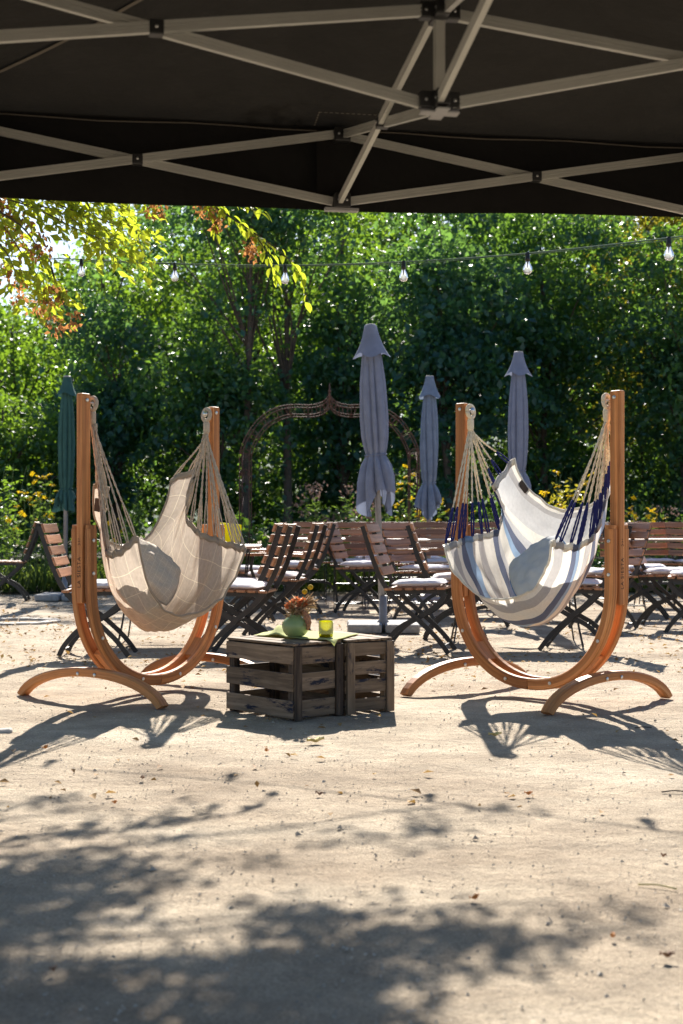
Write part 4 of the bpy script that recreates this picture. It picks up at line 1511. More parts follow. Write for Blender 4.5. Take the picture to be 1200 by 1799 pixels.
def crate(label, origin, a, b, la, lb, front, top_z=CH, dark=True):
    """a, b: horizontal unit directions from the corner; la, lb lengths"""
    ang = math.atan2(a.y, a.x)
    t = thing('wooden_crate', label, 'crate', (origin.x, origin.y, 0), ang, 'old fruit crates used as a table')
    # local frame: x along a, y along +-b
    sy = 1 if (a.cross(b)).z > 0 else -1

    def piece(name, x0, x1, y0, y1, z0, z1, mat, wob=0.0):
        mb = MB()
        mb.box(((x0 + x1) / 2, sy * (y0 + y1) / 2, (z0 + z1) / 2), (x1 - x0, abs(y1 - y0), z1 - z0), Matrix.Rotation(random.uniform(-1, 1) * wob, 3, 'Y' if (x1 - x0) > (y1 - y0) else 'X'))
        mb.build(name, M[mat], t, bevel=0.0025)
    pt = 0.038
    for x in (0.010, la - pt - 0.010):
        for y in (0.010, lb - pt - 0.010):
            piece('corner_post', x, x + pt, y, y + pt, 0.0, CH - 0.014, 'crate_dark' if dark else 'crate')
    if front == 'rails':
        zs = [(0.010, 0.092), (0.137, 0.222), (0.268, 0.348)]
    else:
        zs = [(0.012, 0.075), (0.100, 0.165), (0.192, 0.255), (0.282, 0.345)]
    for z0, z1 in zs:
        d = random.uniform(-0.004, 0.004)
        piece('slat', 0.0, la, -0.002, 0.0095, z0 + d, z1 + d, 'crate', 0.004)
        piece('slat', 0.0, la, lb - 0.0095, lb + 0.002, z0 - d, z1 - d, 'crate', 0.004)
        if front == 'rails':
            piece('slat', -0.002, 0.0095, 0.050, lb - 0.050, z0 + 2 * d, z1 + 2 * d, 'crate', 0.004)
        else:
            piece('slat', -0.002, 0.0095, 0.012, lb - 0.012, z0 + d, z1 + d, 'crate', 0.004)
        piece('slat', la - 0.0095, la + 0.002, 0.012, lb - 0.012, z0 - d, z1 - d, 'crate', 0.004)
    if front != 'rails':
        for y in (0.002, lb - 0.047):
            piece('upright_batten', -0.015, -0.0025, y, y + 0.045, 0.0, CH - 0.016, 'crate')
    else:
        piece('upright_batten', -0.014, -0.0025, lb - 0.050, lb - 0.006, 0.004, CH - 0.016, 'crate_dark')
        piece('upright_batten', -0.014, -0.0025, 0.004, 0.046, 0.0, CH - 0.016, 'crate_dark')
    nb = 4 if lb < 0.4 else 6
    wdt = lb / nb
    for k in range(nb):
        piece('top_board', 0.003 if k % 2 else -0.006, la - (0.004 if k % 2 else -0.003), k * wdt + 0.004, (k + 1) * wdt - 0.004, CH - 0.0135, CH - (0.001 if k % 2 else 0.002), 'crate')
    for x in (0.02, la - 0.06):
        piece('top_batten', x, x + 0.04, 0.002, lb - 0.002, CH - 0.030, CH - 0.0145, 'crate_dark')
    return t


c1o = Vector((-0.2275, 6.69, 0))
c1a = Vector((-0.674, 0.739, 0)).normalized()
c1b = Vector((0.739, 0.674, 0)).normalized()
crate('dark stained wooden crate with its corner to the front, left of the pair', c1o, c1a, c1b, 0.51, 0.315, 'rails')
c2d = Vector((0.83, 0.557, 0)).normalized()
c2a = Vector((-c2d.y, c2d.x, 0))
c2o = Vector((0.020, 6.905, 0))
crate('lighter wooden crate with four slats on its narrow end, right of the pair', c2o, c2a, c2d, 0.50, 0.285, 'slats', dark=False)

# lime napkin over both crates, one tip hanging over the front
KZ = CH + 0.003
nap_tip = W(583, 1122, 6.88)
nb_ = MB()
NC = Vector((-0.12, 7.10, KZ))
n1 = Vector((0.78, -0.35, 0)).normalized()
n2 = Vector((0.35, 0.78, 0)).normalized()
cnr = [Vector((-0.56, 7.06, 0)), Vector((-0.005, 6.835, 0)), Vector((0.10, 7.16, 0)), Vector((-0.34, 7.42, 0))]
cnr = [Vector((-0.44, 7.12, 0)), Vector((-0.035, 6.80, 0)), Vector((0.09, 7.20, 0)), Vector((-0.33, 7.48, 0))]
P = []
n = 22
for i in range(n + 1):
    a = i / n
    row = []
    for j in range(n + 1):
        b = j / n
        p = cnr[0] * (1 - a) * (1 - b) + cnr[1] * a * (1 - b) + cnr[2] * a * b + cnr[3] * (1 - a) * b
        z = KZ + 0.002 + 0.003 * (mnoise.noise(Vector((a * 4, b * 4, 2))) + 0.6)
        z += 0.05 * math.exp(-(((p.x + 0.31) / 0.035) ** 2 + ((p.y - 7.13) / 0.09) ** 2))
        # beyond the front edge of the crates the cloth falls
        e1 = (p - c1o).dot(c1a)
        e2 = (p - c2o).dot(c2a)
        over = max(0.0, -(e1 + 0.016)) if p.x < 0.0 else max(0.0, -(e2 + 0.016))
        over = max(0.0, min(-(e1 + 0.018), -(e2 + 0.018)))
        if over > 0:
            z -= over * 0.95
            p = p + (Vector((0.05, 0.05, 0)) * over)
        row.append(Vector((p.x, p.y, z)))
    P.append(row)
nb_.grid(P)
no = nb_.build('cloth_napkin', M['napkin'], smooth=True)
so = no.modifiers.new('thickness', 'SOLIDIFY')
so.thickness = 0.002
so.offset = 1
tag(no, 'lime green cloth spread across both crates, one tip hanging over the front edge', 'napkin')

VB = Vector((-0.226, 6.99, KZ + 0.006))
t = thing('flower_vase', 'squat round green vase standing on the lime cloth', 'vase', VB)
mb = MB()
mb.lathe([(0.030, 0.0), (0.046, 0.006), (0.060, 0.024), (0.067, 0.047), (0.064, 0.068), (0.050, 0.086), (0.034, 0.096), (0.030, 0.102), (0.030, 0.106), (0.024, 0.106), (0.024, 0.098), (0.0, 0.085)], 36)
mb.build('body', M['vase'], t, True)
# bouquet
t = thing('dried_bouquet', 'dried bouquet with orange blossoms and two yellow balls in the vase', 'bouquet', VB + Vector((0, 0, 0.088)))
g = np.random.default_rng(31)
mb = MB()
for k in range(16):
    a = g.random() * 6.28
    r = 0.035 + 0.02 * g.random()
    mb.tube([(0.008 * math.cos(a), 0.008 * math.sin(a), -0.004), (r * 0.6 * math.cos(a), r * 0.5 * math.sin(a), 0.04), (r * math.cos(a) + 0.012, r * math.sin(a), 0.075 + 0.03 * g.random())], 0.0012, 5)
ball_p = [Vector((0.045, 0.0, 0.131)), Vector((0.073, 0.01, 0.153))]
for bp in ball_p:
    mb.tube(smooth_path([(0.004, 0, 0), (bp.x * 0.75, bp.y, bp.z * 0.55), bp], 4), 0.0016, 6)
mb.build('stem', M['stem'], t, True)
for bp in ball_p:
    mb = MB()
    mb.lathe([(0.0, -0.014), (0.009, -0.011), (0.0138, -0.003), (0.0138, 0.004), (0.009, 0.011), (0.0, 0.0145)], 18, bp)
    mb.build('flower_ball', M['yellow_ball'], t, True)
for k, (bx, by, bz, br) in enumerate([(0.005, -0.02, 0.078, 0.030), (-0.028, -0.005, 0.062, 0.024), (0.040, -0.008, 0.080, 0.024)]):
    q = g.normal(size=(150, 3))
    q /= np.linalg.norm(q, axis=1, keepdims=True)
    put('blossom', leaf_mesh('blossom', np.array([bx, by, bz]) + q * br * 0.45, br * 0.75, M['blossom'], D=q * 1.5, seed=40 + k, aspect=0.2), t)
q = g.normal(size=(260, 3)) * np.array([0.6, 0.6, 0.45]) + np.array([0, 0, 0.5])
put('dried_grass', leaf_mesh('dried_grass', np.array([0.01, 0, 0.03]) + g.normal(size=(260, 3)) * 0.016, g.uniform(0.03, 0.08, 260), M['dried'], D=q * 1.3, seed=44, aspect=0.035), t)
q = g.normal(size=(60, 3)) * 0.3 + np.array([0.9, -0.1, 0.5])
put('dried_plume', leaf_mesh('dried_plume', np.array([0.05, 0, 0.07]) + g.normal(size=(60, 3)) * 0.01, g.uniform(0.03, 0.07, 60), M['dried'], D=q * 1.5, seed=45, aspect=0.03), t)
mb = MB()
pth = smooth_path([(0.03, -0.02, 0.045), (0.052, -0.03, 0.02), (0.064, -0.034, -0.02), (0.060, -0.036, -0.055)], 5)
mb.tube(pth, [0.006 + 0.010 * math.sin(3.1 * i / (len(pth) - 1)) + 0.002 * math.sin(i * 2.1) for i in range(len(pth))], 10)
mb.build('trailing_flower', M['amaranth'], t, True)

GB = Vector((-0.076, 6.97, KZ + 0.006))
t = thing('glass_tumbler', 'small yellow green glass tumbler with raised diamond lattice on the crates', 'glass', GB)
mb = MB()
mb.lathe([(0.0, 0.004), (0.030, 0.004), (0.0315, 0.010), (0.0325, 0.078), (0.0345, 0.078), (0.0335, 0.0), (0.0, 0.0)], 32)
mb.build('cup', M['tumbler'], t, True)
mb = MB()
for s in (1, -1):
    for k in range(12):
        pth = [((0.0338 + 0.0006 + 0.001 * f) * math.cos(k * 6.283 / 12 + s * f * 2.3), (0.0338 + 0.0006 + 0.001 * f) * math.sin(k * 6.283 / 12 + s * f * 2.3), 0.014 + 0.058 * f) for f in [q / 12 for q in range(13)]]
        mb.tube(pth, 0.0013, 5)
mb.build('diamond_lattice', M['lattice'], t, True)

# ------------------------------------------------------------------ folding garden furniture
def slat_mesh(name, ln, wd, th, curve=0.0):
    """a slat running along y, slightly bowed backwards in x"""
    mb = MB()
    n = 6
    pth = [(curve * (2 * k / n - 1) ** 2, -ln / 2 + ln * k / n, 0) for k in range(n + 1)]
    mb.bar(pth, th, wd, (1, 0, 0))
    return mb.mesh(name, M['slat'], False)


BACK_PATH = [(-0.375, 0.90), (-0.325, 0.74), (-0.275, 0.60), (-0.20, 0.455), (-0.09, 0.335), (0.04, 0.225), (0.16, 0.11), (0.245, 0.0)]
FRONT_PATH = [(0.215, 0.425), (0.185, 0.37), (0.09, 0.29), (-0.02, 0.23), (-0.12, 0.17), (-0.205, 0.075), (-0.245, 0.0)]


def path_at(path, z):
    for i in range(len(path) - 1):
        (x0, z0), (x1, z1) = path[i], path[i + 1]
        if z1 <= z <= z0:
            f = (z0 - z) / (z0 - z1)
            return x0 + (x1 - x0) * f
    return path[0][0]


def make_seat(name, label, cat, width, arms=False, group=None):
    t = thing(name, label, cat, (0, 0, 0), 0, group)
    hw_ = width / 2
    for sy in (-1, 1):
        mb = MB()
        mb.bar([(p.x, p.y, p.z) for p in smooth_path([(x, sy * (hw_ - 0.055), z) for x, z in BACK_PATH], 5)], 0.009, 0.034, (0, 1, 0))
        mb.build('back_leg', M['iron'], t)
        mb = MB()
        mb.bar([(p.x, p.y, p.z) for p in smooth_path([(x, sy * (hw_ - 0.075), z) for x, z in FRONT_PATH], 5)], 0.009, 0.034, (0, 1, 0))
        mb.build('front_leg', M['iron'], t)
        mb = MB()
        mb.bar([(-0.20, sy * (hw_ - 0.065), 0.425), (0.22, sy * (hw_ - 0.065), 0.437)], 0.008, 0.025, (0, 1, 0))
        mb.build('seat_rail', M['iron'], t)
        if arms:
            mb = MB()
            mb.bar([(-0.28, sy * (hw_ + 0.0), 0.655), (0.0, sy * (hw_ + 0.01), 0.665), (0.21, sy * (hw_ + 0.01), 0.660)], 0.05, 0.024, (0, 1, 0))
            ar = mb.build('armrest', M['slat'], t, bevel=0.004)
            mb = MB()
            mb.bar([(0.15, sy * (hw_ - 0.01), 0.65), (0.17, sy * (hw_ - 0.01), 0.55), (0.13, sy * (hw_ - 0.03), 0.43)], 0.008, 0.025, (0, 1, 0))
            mb.build('arm_support', M['iron'], ar)
    for x_, z_, d_ in ((0.205, 0.05, 0.06), (-0.225, 0.04, 0.08), (0.0, 0.255, 0.05)):
        mb = MB()
        mb.tube([(x_, -hw_ + d_, z_), (x_, hw_ - d_, z_)], 0.007, 6)
        mb.build('stretcher', M['iron'], t)
    bm_ = slat_mesh('back_slat', width, 0.062, 0.016, 0.012)
    for k in range(5):
        z = 0.885 - 0.077 * k
        x = path_at(BACK_PATH, z) + 0.022
        o = put('back_slat', bm_, t, 0.003, (x, 0, z))
        o.rotation_euler = (0, R(-18 - 1.5 * k), 0)
    sm = slat_mesh('seat_slat', width - 0.02, 0.055, 0.018, 0.0)
    for k in range(6):
        x = -0.185 + 0.076 * k
        o = put('seat_slat', sm, t, 0.003, (x, 0, 0.452 + 0.002 * k))
        o.rotation_euler = (0, R(90 - 2), 0)
    return t


CHG = 'folding slatted garden chairs'
proto_chair = make_seat('garden_chair', '', 'chair', 0.44)
proto_arm = make_seat('garden_armchair', '', 'armchair', 0.50, True)
proto_bench = make_seat('garden_bench', '', 'bench', 1.15)
for o in (proto_chair, proto_arm, proto_bench):
    pass
cush_me = [pillow_mesh('seat_cushion', 0.42, 0.41, 0.055, M['cushion'], s, 20, 0.007) for s in (3, 8, 15)]
bench_cush = pillow_mesh('seat_cushion', 0.42, 1.05, 0.055, M['cushion'], 21, 22, 0.007)
used = set()


def seat(proto, px, Y, ang, label, cushion=None, z=0.0, dx=0.0):
    if proto.name in used:
        o = copy_tree(proto)
    else:
        if proto.name not in KIDS:
            KIDS[proto.name] = list(proto.children)
        o = proto
        used.add(proto.name)
    o.location = ((px - 600) / FPX * Y, Y, z)
    o.rotation_euler = (0, 0, R(ang))
    cat = {'garden_chair': 'chair', 'garden_armchair': 'armchair', 'garden_bench': 'bench'}[proto.name.split('.')[0]]
    tag(o, label, cat, {'chair': CHG, 'armchair': 'folding garden armchairs', 'bench': 'slatted garden benches'}[cat])
    if cushion:
        me = bench_cush if cat == 'bench' else cush_me[random.randrange(3)]
        c = put('seat_cushion', me)
        c.location = Vector(o.location) + Vector((0.0, 0, 0.491)) + Matrix.Rotation(R(ang), 3, 'Z') @ Vector((0.015, 0.0, 0))
        c.rotation_euler = (R(random.uniform(-1.0, 1.0)), R(-1.5), R(ang + random.uniform(-7, 7)))
        c.scale = (random.uniform(0.92, 1.04), random.uniform(0.92, 1.04), random.uniform(0.75, 1.15))
        tag(c, cushion, 'cushion', 'pale seat cushions on the garden chairs')
    return o


seat(proto_chair, 172, 10.0, -1, 'folding chair in profile just left of the near beige swing post, facing right', 'pale cushion on the chair behind the beige swing post')
seat(proto_chair, 425, 9.95, 172, 'folding chair in profile close behind the left crate, facing left', 'pale cushion on the nearest chair behind the left crate')
seat(proto_chair, 408, 10.55, 176, 'folding chair right behind the one nearest the crates', 'pale cushion on the second chair behind the left crate')
seat(proto_arm, 487, 11.8, 171, 'folding armchair facing left, at the far end of the table behind the crates', 'pale cushion on the armchair facing left')
seat(proto_chair, 735, 10.25, -13, 'folding chair in profile just right of the tallest parasol pole, facing right', 'large pale cushion on the chair beside the tallest parasol pole')
seat(proto_chair, 800, 11.3, -4, 'folding chair half hidden behind the front left of the striped swing', 'pale cushion next to the rim of the striped swing')
seat(proto_chair, 614, 15.3, -90, 'folding chair facing the front, left behind the tallest parasol', 'pale cushion on the front facing chair left of the parasol')
seat(proto_chair, 636, 14.5, -18, 'folding chair turned right, seen behind the parasol pole base', 'pale cushion on the chair turned right behind the parasol')
seat(proto_arm, 748, 13.4, -38, 'folding armchair turned half right between the parasol and the striped swing', 'pale cushion on the half turned armchair')
seat(proto_bench, 786, 15.4, -90, 'slatted bench facing the front behind the striped swing rim', 'long pale cushion on the bench beside the striped swing')
seat(proto_bench, 702, 16.9, -90, 'slatted bench far back between tallest and middle parasol', 'long pale cushion on the bench far back')
seat(proto_chair, 1012, 10.4, 163, 'folding chair whose crossed legs show below the right side of the striped swing', 'pale cushion below the striped swing and left of its post')
seat(proto_chair, 1060, 12.4, 205, 'folding chair facing left with pale back just right of the right swing post', 'pale cushion behind the right swing post')
seat(proto_chair, 1172, 12.6, -22, 'folding chair facing right near the right edge, its back toward the swing', 'pale cushion on the chair near the right edge')
seat(proto_chair, 1128, 13.7, -14, 'folding chair behind the right edge chair, facing right', 'pale cushion on the second chair from the right edge')
seat(proto_chair, 1152, 15.7, -94, 'folding chair facing the front at the far right, left of its twin', 'pale cushion on the left one of the two far right chairs')
seat(proto_chair, 1222, 15.5, -82, 'folding chair facing the front at the far right edge', 'pale cushion on the chair at the far right edge')
seat(proto_chair, 12, 16.6, 186, 'dark folding chair in the shade at the left edge, facing left', None)
seat(proto_arm, 432, 13.3, 190, 'folding armchair far behind the table with the yellow cushion', 'pale cushion on the armchair behind the yellow cushion')
seat(proto_chair, 935, 13.8, -95, 'folding chair facing the front seen below the striped swing', None)
seat(proto_chair, 548, 16.2, -90, 'small folding chair facing the front far back beside the shrubs', None)

seat(proto_chair, 1222, 12.0, 165, 'folding chair cut by the right edge of the picture, facing left', 'pale cushion cut by the right edge of the picture')
seat(proto_chair, 1098, 15.0, -90, 'folding chair facing the front far behind the right swing post', 'pale cushion far behind the right swing post')
seat(proto_chair, 845, 12.7, 172, 'folding chair hidden mostly by the left side of the striped swing', 'pale cushion mostly hidden by the striped swing')
seat(proto_chair, 668, 15.9, -84, 'folding chair facing the front, directly behind the tallest parasol pole', 'pale cushion directly behind the tallest parasol pole')
seat(proto_chair, 520, 14.4, 186, 'folding chair facing left, furthest of those behind the crates', 'pale cushion on the furthest chair behind the crates')


def make_table(label, px, Y, ang, lx, ly):
    t = thing('garden_table', label, 'table', ((px - 600) / FPX * Y, Y, 0), R(ang), 'slatted folding garden tables')
    nsl = max(5, int(ly / 0.085))
    st = ly / nsl
    for k in range(nsl):
        mb = MB()
        mb.box((0, -ly / 2 + st * (k + 0.5), 0.735), (lx, st - 0.008, 0.022))
        mb.build('tabletop_slat', M['tabletop'], t, bevel=0.003)
    for sx in (-1, 1):
        mb = MB()
        mb.box((sx * (lx / 2 - 0.10), 0, 0.712), (0.035, ly - 0.06, 0.022))
        mb.build('crossbar', M['iron'], t)
        for sy in (-1, 1):
            mb = MB()
            mb.bar(smooth_path([(sx * (lx / 2 - 0.10), sy * (ly / 2 - 0.07), 0.70), (sx * (lx / 2 - 0.12), sy * (ly / 2 - 0.16), 0.42), (sx * (lx / 2 - 0.10), sy * (ly / 2 - 0.10), 0.18), (sx * (lx / 2 - 0.07), sy * (ly / 2 - 0.03), 0.0)], 5), 0.012, 0.03, (1, 0, 0))
            mb.build('leg', M['iron'], t)
    mb = MB()
    pth = smooth_path([(-lx / 2 + 0.12, 0, 0.20), (-lx / 4, 0, 0.27), (0, 0, 0.285), (lx / 4, 0, 0.27), (lx / 2 - 0.12, 0, 0.20)], 5)
    mb.bar(pth, 0.012, 0.028, (0, 1, 0))
    mb.build('stretcher', M['iron'], t)
    for sx in (-1, 1):
        mb = MB()
        mb.bar([(sx * (lx / 2 - 0.115), -ly / 2 + 0.14, 0.30), (sx * (lx / 2 - 0.115), ly / 2 - 0.14, 0.30)], 0.012, 0.025, (1, 0, 0))
        mb.build('leg_brace', M['iron'], t)
    return t


make_table('slatted table behind the beige hammock chair', 330, 11.2, 2, 1.15, 0.75)
make_table('slatted table hidden behind the striped hammock chair', 905, 10.9, -3, 1.1, 0.7)
make_table('slatted table in front of the bench behind the striped swing', 770, 14.5, 0, 1.2, 0.7)
make_table('slatted table at the right edge of the garden', 1170, 14.8, 0, 1.2, 0.7)
make_table('slatted table far back beside the shrub with pink heads', 545, 15.2, 0, 0.75, 0.7)

yc = put('yellow_cushion', pillow_mesh('yellow_cushion', 0.19, 0.19, 0.05, M['yellow'], 9, 16, 0.006))
yc.location = W(402, 941, 11.05)
yc.location.z = 0.746 + 0.082
yc.rotation_euler = (R(74), R(6), R(8))
tag(yc, 'bright yellow cushion propped up on the table behind the beige swing', 'cushion')
fl = thing('menu_card', 'small lime card standing on the table between the rear chairs', 'card', (W(571, 950, 15.2).x, 15.1, 0.747))
mb = MB()
for s in (1, -1):
    mb.box((0, s * 0.018, 0.055), (0.075, 0.002, 0.112), Matrix.Rotation(s * R(17), 3, 'X'))
mb.build('panel', M['cushion'], fl)

# ------------------------------------------------------------------ closed parasols
def parasol(label, base, top, H, mat, seed, sc=1.0, tie=0.695, twist=0.6, base_kind=True, low=0.40):
    t = thing('patio_umbrella', label, 'umbrella', base, 0, 'closed parasols')
    d = (Vector(top) - Vector(base))
    ax = d.normalized()
    sx = Vector((1, 0, 0))
    sx = (sx - ax * sx.dot(ax)).normalized()
    sy = ax.cross(sx)
    Hh = d.length

    def at_(r, th, h):
        return ax * h + (sx * math.cos(th) + sy * math.sin(th)) * r
    mb = MB()
    mb.tube([ax * 0.02, ax * (Hh * 0.5), ax * (Hh - 0.03)], 0.026, 14)
    mb.build('pole', M['pole'], t, True)
    ztop, zt, zl = Hh - 0.02, Hh * tie, Hh * low
    lv = [(ztop, 0.02, 0), (ztop - 0.10, 0.055, 0.3), (ztop - 0.25, 0.078, 0.6), (ztop - 0.45, 0.098, 0.8), (ztop - 0.75, 0.110, 1.0), ((zt + ztop - 0.75) / 2, 0.104, 1.0), (zt + 0.06, 0.090, 0.9), (zt, 0.074, 0.7),
          (zt - 0.04, 0.090, 0.9), (zt - 0.12, 0.120, 1.1), (zt - 0.24, 0.142, 1.3), (zl, 0.150, 1.5)]
    K, NN = 9, 144
    rows = []
    fine = []
    for i in range(len(lv) - 1):
        for k in range(4):
            f = k / 4
            f = f * f * (3 - 2 * f) if False else f
            fine.append(tuple(lv[i][q] + (lv[i + 1][q] - lv[i][q]) * f for q in range(3)))
    fine.append(lv[-1])
    for (z, r, am) in fine:
        row = []
        below = max(0, (zt - z) / max(0.01, zt - zl))
        for j in range(NN):
            th = 2 * math.pi * j / NN
            ph = K * th / 2 + twist * z * 2 + 1.5 * mnoise.noise(Vector((math.cos(th) * 1.2, math.sin(th) * 1.2, seed + z * 0.5)))
            pl = abs(math.sin(ph)) ** 0.45
            rr = r * sc * (1 - (0.42 + 0.35 * mnoise.noise(Vector((math.cos(th) * 1.7, math.sin(th) * 1.7, seed + 3)))) * am * (1 - pl) + 0.10 * am * mnoise.noise(Vector((math.cos(th) * 2, math.sin(th) * 2, z * 1.5 + seed))))
            zz = z
            if below > 0:
                lob = 0.35 + 0.55 * math.sin(th * 2 + seed * 1.7) + 0.25 * math.sin(th * 4 + seed)
                zz = z + below * 0.16 * sc * lob
                rr *= 1 + 0.16 * below * math.sin(th * 3 + seed * 2.1) + 0.05 * below * math.sin(th * 7 + seed)
            row.append(at_(rr, th, zz))
        rows.append(row)
    mb = MB()
    mb.grid(rows, wrap=True)
    cn = mb.build('canopy', mat, t, True)
    # vent cap: small flared skirt over the top
    rows = []
    for i in range(12):
        f = i / 11
        row = []
        for j in range(64):
            th = 2 * math.pi * j / 64
            wv = math.sin(th * 4 + seed) * 0.8 + 0.3 * math.sin(th * 2 + seed * 2)
            r = (0.046 + 0.040 * f + 0.044 * f ** 2.4) * sc * (1 + 0.15 * f * f * wv)
            z = ztop + 0.035 - 0.23 * sc * f - 0.022 * f * f * wv * sc
            row.append(at_(r, th, z))
        rows.append(row)
    mb = MB()
    mb.grid(rows, wrap=True)
    vc = mb.build('vent_cap', mat, t, True)
    mb = MB()
    mb.lathe([(0.0, 0.010), (0.040, 0.008), (0.046, 0.0), (0.046, -0.008), (0.03, -0.012)], 20, ax * (ztop + 0.036), axis=ax)
    mb.build('finial', M['grey_plastic'], t, True)
    mb = MB()
    ring = [at_(0.079 * sc * (1 + 0.05 * math.sin(4 * 6.28 * k / 40)), 6.283 * k / 40, zt + 0.006 * math.sin(6.28 * k / 40 + 1)) for k in range(41)]
    mb.tube(ring, 0.0065, 6)
    mb.build('tie_strap', mat, t, True)
    if base_kind:
        for k, (bx, by) in enumerate(((-0.155, -0.14), (0.155, -0.14), (-0.155, 0.155), (0.155, 0.155))):
            mb = MB()
            mb.box((bx, by, 0.040), (0.285, 0.28, 0.075), Matrix.Rotation(R(3 * (k - 1)), 3, 'Z'))
            mb.build('base_slab', M['concrete'], t, bevel=0.016)
        mb = MB()
        mb.lathe([(0.05, 0.0), (0.05, 0.085), (0.034, 0.10), (0.034, 0.30), (0.0, 0.30)], 16)
        mb.build('pole_socket', M['pole'], t, True)
    else:
        mb = MB()
        mb.lathe([(0.24, 0.0), (0.24, 0.035), (0.20, 0.05), (0.04, 0.055), (0.036, 0.25), (0.0, 0.25)], 24)
        mb.build('base_plate', M['concrete'], t, True)
    return t


b1 = Vector(((673 - 600) / FPX * 12.05, 12.05, 0))
parasol('tallest closed grey parasol, standing in front of the arch', b1, W(651, 575, 12.05), 2.6, M['grey_canopy'], 2.0, 1.14, 0.58, low=0.41)
b2 = Vector(((752 - 600) / FPX * 16.3, 16.3, 0))
parasol('smaller bluish closed parasol left of the striped swing', b2, W(755, 664, 16.3), 2.6, M['grey_canopy2'], 5.0, 1.0, 0.53, base_kind=False, low=0.39)
b3 = Vector(((908 - 600) / FPX * 14.2, 14.2, 0))
parasol('closed grey parasol rising behind the striped hammock chair', b3, W(911, 622, 14.2), 2.6, M['grey_canopy'], 8.0, 0.98, 0.55, base_kind=False, low=0.40)
b4 = Vector(((114 - 600) / FPX * 16.7, 16.7, 0))
parasol('dark green closed parasol behind the near beige swing post', b4, W(118, 664, 16.7), 2.6, M['green_canopy'], 11.0, 0.92, 0.50, low=0.40)

# ------------------------------------------------------------------ rusty garden arch
AY = 17.0
ax0, ax1 = (421 - 600) / FPX * AY, (737 - 600) / FPX * AY
arch = thing('garden_arch', 'rusty wrought iron garden arch with pointed ogee top', 'garden arch', ((ax0 + ax1) / 2, AY, 0))
aw = (ax1 - ax0) / 2


def arch_curve(off):
    """outline from the left foot over the top to the right foot, inset by off"""
    zs = CAM_H + (912 - 790) / FPX * AY
    z1 = CAM_H + (912 - 712) / FPX * AY
    zp = CAM_H + (912 - 692) / FPX * AY
    pts = [(-aw + off, 0.0), (-aw + off, 0.6), (-aw + off, 1.5), (-aw * 0.985 + off, 1.80 - off * 0.2), (-aw * 0.83 + off * 0.8, 2.10 - off * 0.6), (-aw * 0.64 + off * 0.4, 2.26 - off), (-aw * 0.44, 2.315 - off), (-aw * 0.20, 2.315 - off), (-aw * 0.06, 2.36 - off), (0, 2.445 - off)]
    return pts


zfin = CAM_H + (912 - 676) / FPX * AY
for dy in (0.0, 0.42):
    for off in (0.0, 0.115):
        for sx in (-1, 1):
            mb = MB()
            mb.tube(smooth_path([(sx * -x if sx > 0 else x, dy, z) if False else (x * (-sx), dy, z) for x, z in arch_curve(off)], 5), 0.0065, 6)
            mb.build('arch_rod', M['rust'], arch, True)
    a0, a1 = smooth_path([(x, dy, z) for x, z in arch_curve(0.0)], 5), smooth_path([(x, dy, z) for x, z in arch_curve(0.115)], 5)
    for sx in (-1, 1):
        for k in range(2, len(a0), 4):
            mb = MB()
            p, q = a0[k], a1[k]
            c = (p + q) / 2
            mb.tube([(p.x * sx, dy, p.z), (q.x * sx, dy, q.z)], 0.0035, 5)
            rr = (p - q).length * 0.45
            mb.tube([(c.x * sx + rr * math.cos(6.28 * s / 10), dy, c.z + rr * math.sin(6.28 * s / 10)) for s in range(11)], 0.003, 5)
            mb.build('scroll', M['rust'], arch, True)
mb = MB()
for sx in (-1, 1):
    for z in (0.15, 0.75, 1.35, 1.75):
        for o_ in (0.0, 0.115):
            mb.tube([(sx * (aw - o_), 0, z), (sx * (aw - o_), 0.42, z)], 0.006, 5)
    for k in range(6):
        z = 0.15 + 0.27 * k
        mb.tube([(sx * (aw - 0.02), 0, z), (sx * (aw - 0.02), 0.42, z + 0.27)], 0.004, 5)
        mb.tube([(sx * (aw - 0.02), 0.42, z), (sx * (aw - 0.02), 0, z + 0.27)], 0.004, 5)
mb.build('side_lattice', M['rust'], arch, True)
mb = MB()
zp_ = CAM_H + (912 - 692) / FPX * AY
mb.tube([(0, 0, zp_ - 0.12), (0, 0, zp_), (0, 0, zfin + 0.02)], [0.008, 0.014, 0.003], 8)
mb.lathe([(0.0, -0.022), (0.018, -0.01), (0.018, 0.01), (0.0, 0.022)], 10, (0, 0, zp_ + 0.03))
mb.tube([(0, 0, zp_), (0, 0.42, zp_)], 0.008, 6)
mb.build('finial', M['rust'], arch, True)

